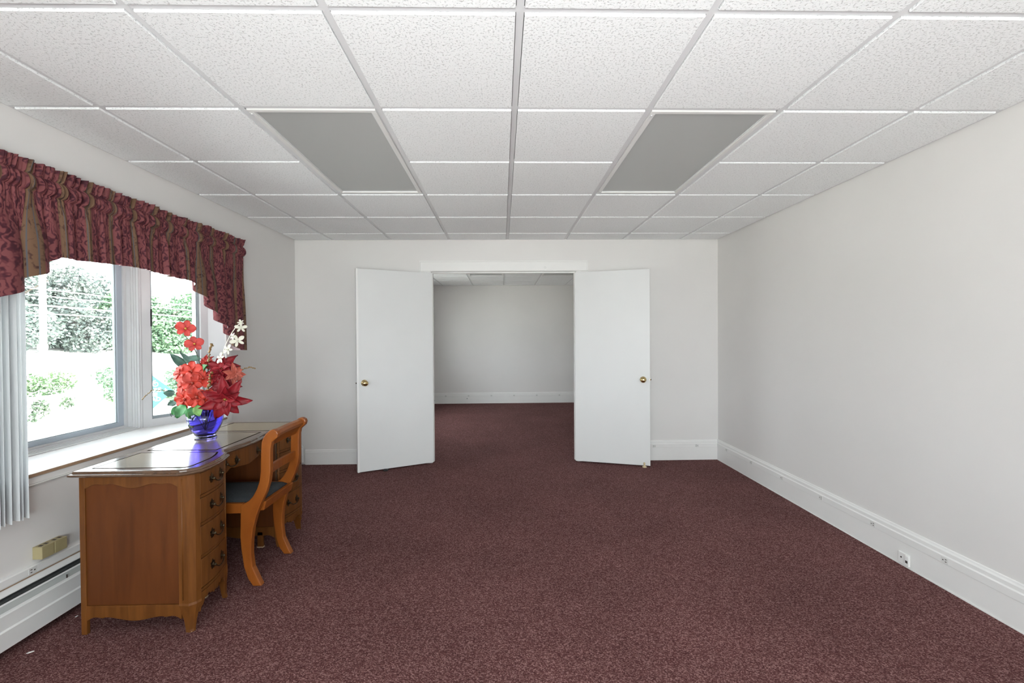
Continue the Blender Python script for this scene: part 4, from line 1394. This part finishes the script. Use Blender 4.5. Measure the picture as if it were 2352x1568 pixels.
def stem(parent, pts, r=0.0022): return MB().tube(pts, r, 6).build('stem', M_stem, parent, smooth=True)
def beads(parent, pts, r=0.004, m_=None, name='bead_spike'):
    q = MB()
    R_ = random.Random(int(abs(pts[0][0]) * 1000))
    for p_ in pts:
        q.ball(Vector(p_) + Vector((R_.uniform(-1, 1), R_.uniform(-1, 1), R_.uniform(-1, 1))) * r * 0.9, r * R_.uniform(0.7, 1.2), 6, 4)
    return q.build(name, m_ or M_bead, parent, smooth=True)

# tall red orchid spray
p_a = W2(-1.835, 1.385); p_b = W2(-1.774, 1.301)
t = thing('orchid_spray', 'tall red orchid spray with two blossoms leaning over the window', 'artificial flower', MOUTH)
st = bez(MOUTH - Vector((0, 0, 0.10)), W2(-1.72, 1.20), W2(-1.80, 1.30)) + bez(W2(-1.80, 1.30), W2(-1.835, 1.36), W2(-1.893, 1.402))[1:]
stem(t, st)
orchid(t, p_a + Vector((0.012, -0.012, 0.005)), (0.25, -0.9, 0.15), 0.050, M_coral, -15)
orchid(t, p_b + Vector((0.0, -0.012, 0.0)), (0.35, -0.85, 0.1), 0.046, M_coral, 10)
beads(t, [st[-1], st[-2]], 0.004, M_stem, 'bud')
for (x, z, ln, dx, dz, mm) in ((-1.775, 1.17, 0.10, -0.75, 0.75, M_dgreen), (-1.745, 1.215, 0.075, -1, 0.12, M_dgreen)):
    petal(t, W2(x, z), (dx, -0.1, dz), (0.2, -1, 0.3), ln * 1.25, 0.040, mm, 0.1, 1.0, 'leaf', curl=0.1)

# orange-red cluster
t = thing('geranium_bunch', 'bunch of bright orange-red blossoms on the left side of the vase', 'artificial flower', MOUTH)
stem(t, bez(MOUTH - Vector((0, 0, 0.10)), W2(-1.77, 0.98), W2(-1.80, 1.08, -0.03)))
for k, (x, z, dy, r, nx_, nz_) in enumerate(((-1.800, 1.145, -0.02, 0.060, 0.0, 0.3), (-1.868, 1.130, 0.0, 0.050, -0.6, 0.2), (-1.850, 1.060, -0.03, 0.050, -0.5, 0.0), (-1.795, 1.075, -0.06, 0.062, 0.0, 0.1), (-1.735, 1.100, -0.05, 0.056, 0.3, 0.2),
                                            (-1.842, 0.985, -0.05, 0.062, -0.3, -0.2), (-1.772, 0.995, -0.07, 0.060, 0.0, -0.1), (-1.715, 0.985, -0.06, 0.055, 0.35, -0.2))):
    orchid(t, W2(x, z, dy), (nx_, -1, nz_), r, M_orange, k * 37, M_pink)

# poinsettias
def poin(label, c, nrm, r, m_, seed):
    t = thing('poinsettia', label, 'artificial flower', MOUTH)
    stem(t, bez(MOUTH - Vector((0.0, 0.0, 0.10)), MOUTH + Vector((0.02, 0, 0.08)), Vector(c) - Vector(nrm).normalized() * 0.01))
    poinsettia(t, c, nrm, r, m_, seed)
    return t
poin('large deep red poinsettia drooping over the right rim of the vase', W2(-1.610, 0.985, -0.05), (0.35, -0.85, -0.30), 0.132, M_red, 1)
poin('deep red poinsettia at the top right of the bouquet', W2(-1.625, 1.150, 0.0), (0.1, -0.75, 0.55), 0.115, M_red, 2)
poin('faded pinkish red poinsettia facing right at the edge of the bouquet', W2(-1.555, 1.125, -0.04), (0.65, -0.7, 0.1), 0.062, M_pink, 3)
poin('deep red poinsettia in the middle of the bouquet', W2(-1.620, 1.060, -0.02), (0.15, -0.95, 0.1), 0.105, M_red, 4)
poin('small bright red poinsettia behind the upper brown bead spike', W2(-1.715, 1.190, 0.03), (-0.2, -0.8, 0.5), 0.060, M_coral, 5)

# white orchid spray
t = thing('white_orchid_spray', 'cream white orchid spray arching up in front of the valance tail', 'artificial flower', MOUTH)
st = bez(MOUTH - Vector((0, 0, 0.10)), W2(-1.68, 1.10), W2(-1.62, 1.25)) + bez(W2(-1.62, 1.25), W2(-1.575, 1.38), W2(-1.515, 1.425))[1:]
MB().tube(st, 0.0026, 6).build('stem', M_cream, t, smooth=True)
for k, (x, z, r, nx_, nz_) in enumerate(((-1.515, 1.395, 0.036, 0.5, -0.2), (-1.535, 1.318, 0.044, 0.4, 0.1), (-1.590, 1.268, 0.036, -0.1, 0.1), (-1.632, 1.218, 0.038, -0.4, 0.2), (-1.515, 1.425, 0.022, 0.3, 0.5), (-1.56, 1.345, 0.026, -0.4, 0.2))):
    orchid(t, W2(x, z, -0.02), (nx_, -0.9, nz_), r * 0.85, M_cream, 25 * k, M_cream, 0.62)

# brown beaded spikes
def spike(label, pts, r=0.0048):
    t = thing('bead_sprig', label, 'artificial flower', MOUTH)
    full = bez(MOUTH - Vector((0, 0, 0.10)), (MOUTH + Vector(pts[0])) * 0.5 + Vector((0, 0, 0.03)), pts[0], 6)
    stem(t, full + [Vector(q) for q in pts[1:]], 0.0015)
    bl = []
    for a, b_ in zip(pts[:-1], pts[1:]):
        a, b_ = Vector(a), Vector(b_)
        for k in range(7): bl.append(a.lerp(b_, k / 7))
    beads(t, bl, r)
    return t
spike('upright brown beaded sprig at the back of the bouquet', [W2(-1.70, 1.20), W2(-1.697, 1.25), W2(-1.688, 1.285), W2(-1.680, 1.305)], 0.0062)
spike('brown beaded sprig hanging between the orange and the deep red blossoms', [W2(-1.69, 1.14, -0.08), W2(-1.70, 1.08, -0.10), W2(-1.708, 1.03, -0.10)], 0.0070)
spike('thin beaded sprig sticking out to the right towards the wall', [W2(-1.55, 1.135, -0.02), W2(-1.50, 1.155, -0.02), W2(-1.46, 1.165, -0.02), W2(-1.435, 1.155, -0.02)], 0.0038)
spike('long thin beaded sprig reaching left across the window frame', [W2(-1.92, 1.02), W2(-1.97, 1.035), W2(-2.03, 1.035), W2(-2.07, 1.00), W2(-2.088, 0.982)], 0.0036)

# leaves
def leafy(label, items, m_list, ivy=None):
    t = thing('leaf_sprig', label, 'artificial leaves', MOUTH)
    for (x, z, dy, dx, dz, ln, wd, mi) in items:
        p_ = W2(x, z, dy)
        stem(t, bez(MOUTH - Vector((0, 0, 0.06)), MOUTH + Vector((dx * 0.02, 0, 0.05)), p_, 6), 0.0014)
        petal(t, p_, (dx, -0.25, dz), (0.1, -0.8, 0.6), ln, wd, m_list[mi], 0.12, 1.0, 'leaf', curl=0.2, ruffle=0.1)
    return t
leafy('green ivy leaves hanging over the left rim of the vase', [(-1.835, 0.945, -0.05, -0.5, -0.7, 0.085, 0.085, 0), (-1.800, 0.935, -0.07, 0.1, -1, 0.075, 0.080, 0), (-1.770, 0.945, -0.08, 0.25, -0.9, 0.065, 0.060, 1), (-1.865, 0.93, -0.03, -0.8, -0.5, 0.06, 0.07, 0), (-1.90, 1.01, -0.02, -0.9, 0.25, 0.06, 0.05, 2), (-1.885, 0.965, -0.02, -0.9, -0.2, 0.055, 0.05, 2)], [M_green, M_lgreen, M_dgreen])
leafy('large blue-green leaf blades standing up behind the orange blossoms', [(-1.83, 1.165, 0.03, -0.7, 0.8, 0.12, 0.055, 0), (-1.69, 1.03, -0.02, 0.5, 0.5, 0.08, 0.03, 0), (-1.70, 0.98, -0.03, 0.4, 0.2, 0.08, 0.05, 1), (-1.74, 1.14, -0.02, 0.3, 0.3, 0.07, 0.06, 1), (-1.66, 0.96, 0.03, 0.6, 0.1, 0.08, 0.05, 0)], [M_dgreen, M_green])
t = thing('berry_tendril', 'thin tendril with small berries hanging beside the vase', 'artificial leaves', MOUTH)
pts = [MOUTH + Vector((-0.05, -0.05, 0.03)), W2(-1.825, 0.90, -0.09), W2(-1.826, 0.855, -0.10), W2(-1.815, 0.825, -0.10), W2(-1.800, 0.815, -0.10)]
MB().tube(pts, 0.0016, 6).build('stem', M_lgreen, t, smooth=True)
beads(t, [pts[3], pts[4], pts[3] + Vector((0.01, 0, -0.005)), W2(-1.88, 0.90, -0.05), W2(-1.90, 0.885, -0.05)], 0.0065, M_stem, 'berry')
pts = [W2(-1.87, 0.96, -0.03), W2(-1.91, 0.95, -0.03), W2(-1.93, 0.91, -0.03), W2(-1.92, 0.88, -0.03)]
MB().tube(pts, 0.0015, 6).build('stem', M_stem, t, smooth=True)

# ------------------------------------------------------------------ outside the window
M_pave = mat('pale sunlit paving', (0.56, 0.55, 0.52), 0.9, 0.08, 0.6)
M_grass = mat('dry bright grass', (0.30, 0.33, 0.16), 0.9, 0.3, 3.0)
M_conc = mat('pale concrete', (0.60, 0.60, 0.58), 0.9, 0.1, 2.0)
M_pole = mat('bleached wooden pole', (0.42, 0.40, 0.36), 0.8, 0.15, 3.0, stretch=(6, 6, 0.4))
M_metal = mat('weathered galvanised metal', (0.45, 0.46, 0.46), 0.45, 0.1, 10)
M_bark = mat('tree bark', (0.10, 0.085, 0.07), 0.9, 0.3, 8)
M_wire = mat('pale cable sheath', (0.55, 0.56, 0.57), 0.5, 0.05, 10)
M_roof = mat('house roof and siding behind', (0.5, 0.5, 0.5), 0.8, 0.05, 3)
def leafmat(name, a, b_):
    m = mat(name, a, 0.6, 0.1, 1.3, detail=5)
    r = [n for n in m.node_tree.nodes if n.type == 'VALTORGB'][0]
    r.color_ramp.elements[0].color = a + (1,)
    r.color_ramp.elements[1].color = b_ + (1,)
    return m
M_vine = leafmat('dark vine leaves', (0.030, 0.055, 0.035), (0.07, 0.11, 0.06))
M_leafA = leafmat('grey green tree leaves', (0.115, 0.150, 0.145), (0.185, 0.225, 0.195))
M_leafB = leafmat('mid green tree leaves', (0.095, 0.165, 0.115), (0.19, 0.30, 0.165))
M_leafC = leafmat('yellow green hedge leaves', (0.045, 0.105, 0.05), (0.13, 0.20, 0.095))

GZ = -1.02
def ground_z(x, y):
    d = -x
    z = GZ
    if d > 14: z += (min(d, 24) - 14) * 0.066
    if d > 24: z += (min(d, 34) - 24) * 0.15
    return z
vv = []; ff = []
xs_ = [-70, -50, -40, -34, -30, -27, -24, -21, -18, -14, -9, -4, -2.9, 0, 20, 60]
ys_ = [-60, -30, -12, -2, 6, 14, 22, 30, 40, 55, 80]
for x in xs_:
    for y in ys_: vv.append((x, y, ground_z(x, y) if x < 0 else GZ))
for i in range(len(xs_) - 1):
    for j in range(len(ys_) - 1):
        a = i * len(ys_) + j
        ff.append((a, a + len(ys_), a + len(ys_) + 1, a + 1))
g = MB().add(vv, ff).build('ground', M_pave)
struct(g)
# foundation of the house between floor and outside ground, and the roof
struct(MB().box(LX - WT, RX + WT, FY - WT, FAR + WT, GZ, -0.12).build('wall_foundation', M_conc))
struct(MB().box(LX - 0.5, RX + 0.5, FY - 0.5, FAR + 0.5, CZ + 0.2, CZ + 0.4).build('roof', M_roof))
lw = MB().box(-17.5, -13.15, -10, 30, GZ + 0.0, GZ + 0.02)
struct(lw.build('lawn', M_grass))

def leaf_cloud(blobs, n, size, seed, flat=0.0):
    R_ = random.Random(seed)
    vv = []; ff = []
    tot = sum(b[3] * b[4] * b[5] for b in blobs)
    for b in blobs:
        cnt = max(8, int(n * b[3] * b[4] * b[5] / tot))
        for k in range(cnt):
            while True:
                q = Vector((R_.uniform(-1, 1), R_.uniform(-1, 1), R_.uniform(-1, 1)))
                l = q.length
                if 0.35 < l < 1: break
            q = q * (0.75 + 0.25 * R_.random())
            c = Vector((b[0] + q.x * b[3], b[1] + q.y * b[4], b[2] + q.z * b[5]))
            d = Vector((R_.gauss(0, 1), R_.gauss(0, 1), R_.gauss(0, 0.6))).normalized()
            e = d.cross(Vector((R_.gauss(0, 1), R_.gauss(0, 1), R_.gauss(0, 1)))).normalized()
            s_ = size * R_.uniform(0.6, 1.3)
            i0 = len(vv)
            vv += [c - d * s_ * 0.5, c + e * s_ * 0.32, c + d * s_ * 0.5, c - e * s_ * 0.32]
            ff.append((i0, i0 + 1, i0 + 2, i0 + 3))
    return MB().add(vv, ff)

def tree(x, y, h, r, label, m_, seed, group='trees across the street'):
    R_ = random.Random(seed)
    z0 = ground_z(x, y)
    t = thing('tree', label, 'tree', (x, y, z0), group)
    MB().tube([(x, y, z0 - 0.2), (x + 0.1, y, z0 + h * 0.35), (x, y + 0.1, z0 + h * 0.7)], [0.22, 0.17, 0.08], 8).build('trunk', M_bark, t)
    for k in range(4):
        a = k * 1.7 + R_.random()
        MB().tube([(x, y, z0 + h * (0.25 + 0.1 * k)), (x + math.cos(a) * r * 0.6, y + math.sin(a) * r * 0.6, z0 + h * (0.42 + 0.11 * k))], [0.09, 0.03], 6).build('branch', M_bark, t)
    bl = []
    for k in range(11):
        a = k * 2.4 + R_.uniform(-0.4, 0.4)
        q = R_.uniform(0.2, 0.7) * r * (1.0 - 0.35 * k / 10)
        zz = z0 + h * (0.12 + 0.74 * k / 10)
        s_ = r * R_.uniform(0.45, 0.62) * (1.0 - 0.3 * k / 10)
        bl.append((x + q * math.cos(a), y + q * math.sin(a), zz, s_, s_, s_ * R_.uniform(0.7, 0.95)))
    c = leaf_cloud(bl, 13000, 0.24, seed).build('foliage', m_, t)
    c['kind'] = 'stuff'
    return t
tree(-31.5, 29.0, 10.5, 3.9, 'tall grey-green tree behind the utility pole, nearest the blind', M_leafA, 11)
tree(-30.5, 33.0, 5.6, 3.3, 'grey-green tree right of the utility pole', M_leafA, 12)
tree(-30.0, 36.5, 4.6, 3.0, 'lower tree by the right edge of the large pane', M_leafB, 13)
tree(-28.5, 38.5, 4.4, 3.0, 'green tree behind the mullion between the two panes', M_leafB, 14)
tree(-27.5, 41.5, 5.8, 3.3, 'green tree in the left part of the narrow angled pane', M_leafB, 15)
tree(-27.0, 45.0, 5.6, 3.4, 'green tree in the right part of the narrow angled pane', M_leafB, 16)
tree(-35.5, 30.5, 8.5, 3.8, 'tree standing behind the others, left of centre', M_leafA, 17)
tree(-34.0, 38.5, 5.4, 3.8, 'tree standing behind the others, right of centre', M_leafA, 18)

# utility pole and cables running along the street
px_, py_ = -24.0, 24.2
t = thing('utility_pole', 'bleached wooden utility pole across the street', 'utility pole', (px_, py_, ground_z(px_, py_)))
z0 = ground_z(px_, py_)
MB().tube([(px_, py_, z0 - 0.3), (px_, py_, z0 + 5), (px_, py_, z0 + 10)], [0.15, 0.14, 0.12], 12).build('pole', M_pole, t, smooth=True)
MB().box(px_ - 0.06, px_ + 0.06, py_ - 1.1, py_ + 1.1, z0 + 8.6, z0 + 8.75).build('crossarm', M_pole, t)
MB().lathe([(0.02, -0.16), (0.19, -0.14), (0.22, 0.0), (0.19, 0.14), (0.02, 0.16)], (px_ + 0.25, py_ - 0.30, 0.95), (0, 0, 1), 14).build('meter_box', M_metal, t, smooth=True)
MB().box(px_ + 0.05, px_ + 0.3, py_ - 0.3, py_ - 0.2, 0.92, 0.98).build('bracket', M_metal, t)
for k, (z, dx, lb) in enumerate(((3.95, 0.2, 'uppermost pale cable along the street'), (3.65, -0.2, 'second pale cable from the top along the street'), (3.10, 0.2, 'third pale cable from the top, thicker than the others'), (2.72, -0.2, 'lowest pale cable along the street'))):
    pts = []
    for j in range(41):
        y = -8 + j * 2.0
        u_ = ((y - py_) % 38.0) / 38.0
        pts.append((px_ + dx, y, z - 0.15 * 4 * u_ * (1 - u_)))
    o = MB().tube(pts, 0.026 if k != 2 else 0.042, 6).build('street_cable', M_wire, origin=(px_ + dx, py_, z), smooth=True)
    tag(o, lb, 'cable', 'cables along the street')

# pale wall added in place of fence mesh and bright ground; vines, hedge, post
o = thing('fence_stand_in', 'pale solid stand-in for the chain-link fence below the hedge', 'wall', (-13.0, 12.5, GZ))
MB().box(-13.12, -13.0, 6.0, 15.0, GZ, -0.32).build('stand_in_body', M_conc, o)
MB().box(-13.15, -12.97, 6.0, 15.0, -0.32, -0.28).build('stand_in_top', M_conc, o)
vine = leaf_cloud([(-12.97, 12.95, -0.62, 0.04, 0.34, 0.34), (-12.97, 12.7, -0.85, 0.04, 0.25, 0.14), (-12.97, 13.75, -0.55, 0.04, 0.30, 0.22), (-12.97, 12.2, -0.85, 0.04, 0.5, 0.08)], 420, 0.085, 31).build('vine_leaves', M_vine, o)
vine['kind'] = 'stuff'
h = thing('hedge', 'leafy green hedge growing above the fence stand-in', 'hedge', (-13.6, 12.0, GZ))
R_ = random.Random(5)
bl = []
y = 6.5
while y < 14.6:
    bl.append((-13.65 + R_.uniform(-0.1, 0.1), y, -0.02 + R_.uniform(-0.05, 0.05), 0.35, 0.45, 0.45 + R_.uniform(-0.08, 0.06)))
    y += 0.42
fo = leaf_cloud(bl, 5200, 0.10, 6).build('foliage', M_leafC, h); fo['kind'] = 'stuff'
MB().box(-13.9, -13.4, 6.6, 14.4, GZ, -0.55).build('stems', M_bark, h)
h = thing('bush', 'green bush right of the fence post', 'bush', (-13.9, 16.6, GZ))
fo = leaf_cloud([(-13.9, 16.3, 0.05, 0.5, 0.6, 0.42), (-13.9, 17.2, 0.1, 0.5, 0.6, 0.4), (-13.9, 16.7, -0.5, 0.5, 0.7, 0.5)], 1500, 0.12, 8).build('foliage', M_leafB, h); fo['kind'] = 'stuff'
MB().tube([(-13.9, 16.6, GZ), (-13.9, 16.6, -0.3)], 0.05, 6).build('trunk', M_bark, h)
h = thing('bush', 'small round bush behind the green road sign', 'bush', (-11.2, 15.9, GZ))
fo = leaf_cloud([(-11.2, 15.9, 0.02, 0.5, 0.5, 0.36), (-11.2, 15.9, -0.5, 0.5, 0.5, 0.5)], 1100, 0.12, 9).build('foliage', M_leafB, h); fo['kind'] = 'stuff'
MB().tube([(-11.2, 15.9, GZ), (-11.2, 15.9, -0.4)], 0.05, 6).build('trunk', M_bark, h)
o = MB().tube([(-12.9, 14.55, GZ), (-12.9, 14.55, 0.36)], [0.035, 0.045], 8).build('fence_post', M_metal, origin=(-12.9, 14.55, GZ))
tag(o, 'thin grey fence post at the end of the fence stand-in', 'post')

# diamond road sign
M_teal = mat('green road sign face', (0.030, 0.150, 0.145), 0.4, 0.05, 4)
M_white = mat('white sign lettering', (0.80, 0.80, 0.80), 0.4, 0.02, 4)
SC = Vector((-8.98, 11.75, -0.03))
sg = thing('road_sign', 'green diamond road sign reading share the road with a bicycle', 'road sign', (SC.x, SC.y, GZ))
nrm = Vector((-SC.x, -SC.y, 0)).normalized()
sx_ = Vector((-nrm.y, nrm.x, 0))      # reading direction seen from the window
if sx_.dot(Vector((1, 0.0, 0))) < 0: sx_ = -sx_
def SP(u, v, d=0.0): return SC + sx_ * u + Vector((0, 0, v)) + nrm * d
R0 = 0.455
face = [SP(0, R0), SP(R0, 0), SP(0, -R0), SP(-R0, 0)]
MB().rings([[q + nrm * 0.0 for q in face], [q + nrm * 0.006 for q in face]]).build('panel', M_teal, sg)
MB().tube([SP(0, R0 * 0.8, -0.02), (SC.x - nrm.x * 0.02, SC.y - nrm.y * 0.02, GZ)], 0.025, 8).build('post', M_metal, sg)
def text_part(txt, u, v, size, parent, mt):
    cu = bpy.data.curves.new('lettering', 'FONT')
    cu.body = txt
    cu.size = size
    cu.align_x = 'CENTER'
    cu.align_y = 'CENTER'
    cu.extrude = 0.001
    cu.offset = size * 0.022
    tmp = bpy.data.objects.new('lettering_tmp', cu)
    COL.objects.link(tmp)
    dg = bpy.context.evaluated_depsgraph_get()
    me = bpy.data.meshes.new_from_object(tmp.evaluated_get(dg))
    bpy.data.objects.remove(tmp)
    me.name = 'lettering'
    me.materials.clear()
    me.materials.append(mt)
    o = bpy.data.objects.new('lettering', me)
    COL.objects.link(o)
    o.parent = parent
    p0 = SP(u, v, 0.0075) - org(parent)
    X = sx_; Yv = Vector((0, 0, 1)); Z = nrm
    o.matrix_local = Matrix(((X.x, Yv.x, Z.x, p0.x), (X.y, Yv.y, Z.y, p0.y), (X.z, Yv.z, Z.z, p0.z), (0, 0, 0, 1)))
    return o
text_part('SHARE', 0.0, 0.045, 0.135, sg, M_white)
text_part('THE', 0.0, -0.075, 0.135, sg, M_white)
text_part('ROAD', 0.0, -0.195, 0.135, sg, M_white)
bk = MB()
for u in (-0.085, 0.085):
    bk.tube([SP(u + 0.052 * math.cos(a * PI / 9), 0.195 + 0.052 * math.sin(a * PI / 9), 0.009) for a in range(19)], 0.010, 5)
bk.tube([SP(-0.085, 0.195, 0.009), SP(-0.03, 0.265, 0.009), SP(0.055, 0.265, 0.009), SP(0.0, 0.195, 0.009), SP(-0.085, 0.195, 0.009)], 0.009, 5)
bk.tube([SP(-0.045, 0.285, 0.009), SP(0.0, 0.195, 0.009)], 0.009, 5)
bk.tube([SP(0.085, 0.195, 0.009), SP(0.05, 0.285, 0.009), SP(0.09, 0.292, 0.009)], 0.009, 5)
bk.build('bicycle_symbol', M_white, sg)
MB().rings([[SP(0.28, 0.08, 0.006), SP(0.33, 0.03, 0.006), SP(0.36, -0.06, 0.006), SP(0.31, -0.07, 0.006), SP(0.27, 0.0, 0.006)], [SP(0.28, 0.08, 0.009), SP(0.33, 0.03, 0.009), SP(0.36, -0.06, 0.009), SP(0.31, -0.07, 0.009), SP(0.27, 0.0, 0.009)]]).build('arrow_mark', M_white, sg)
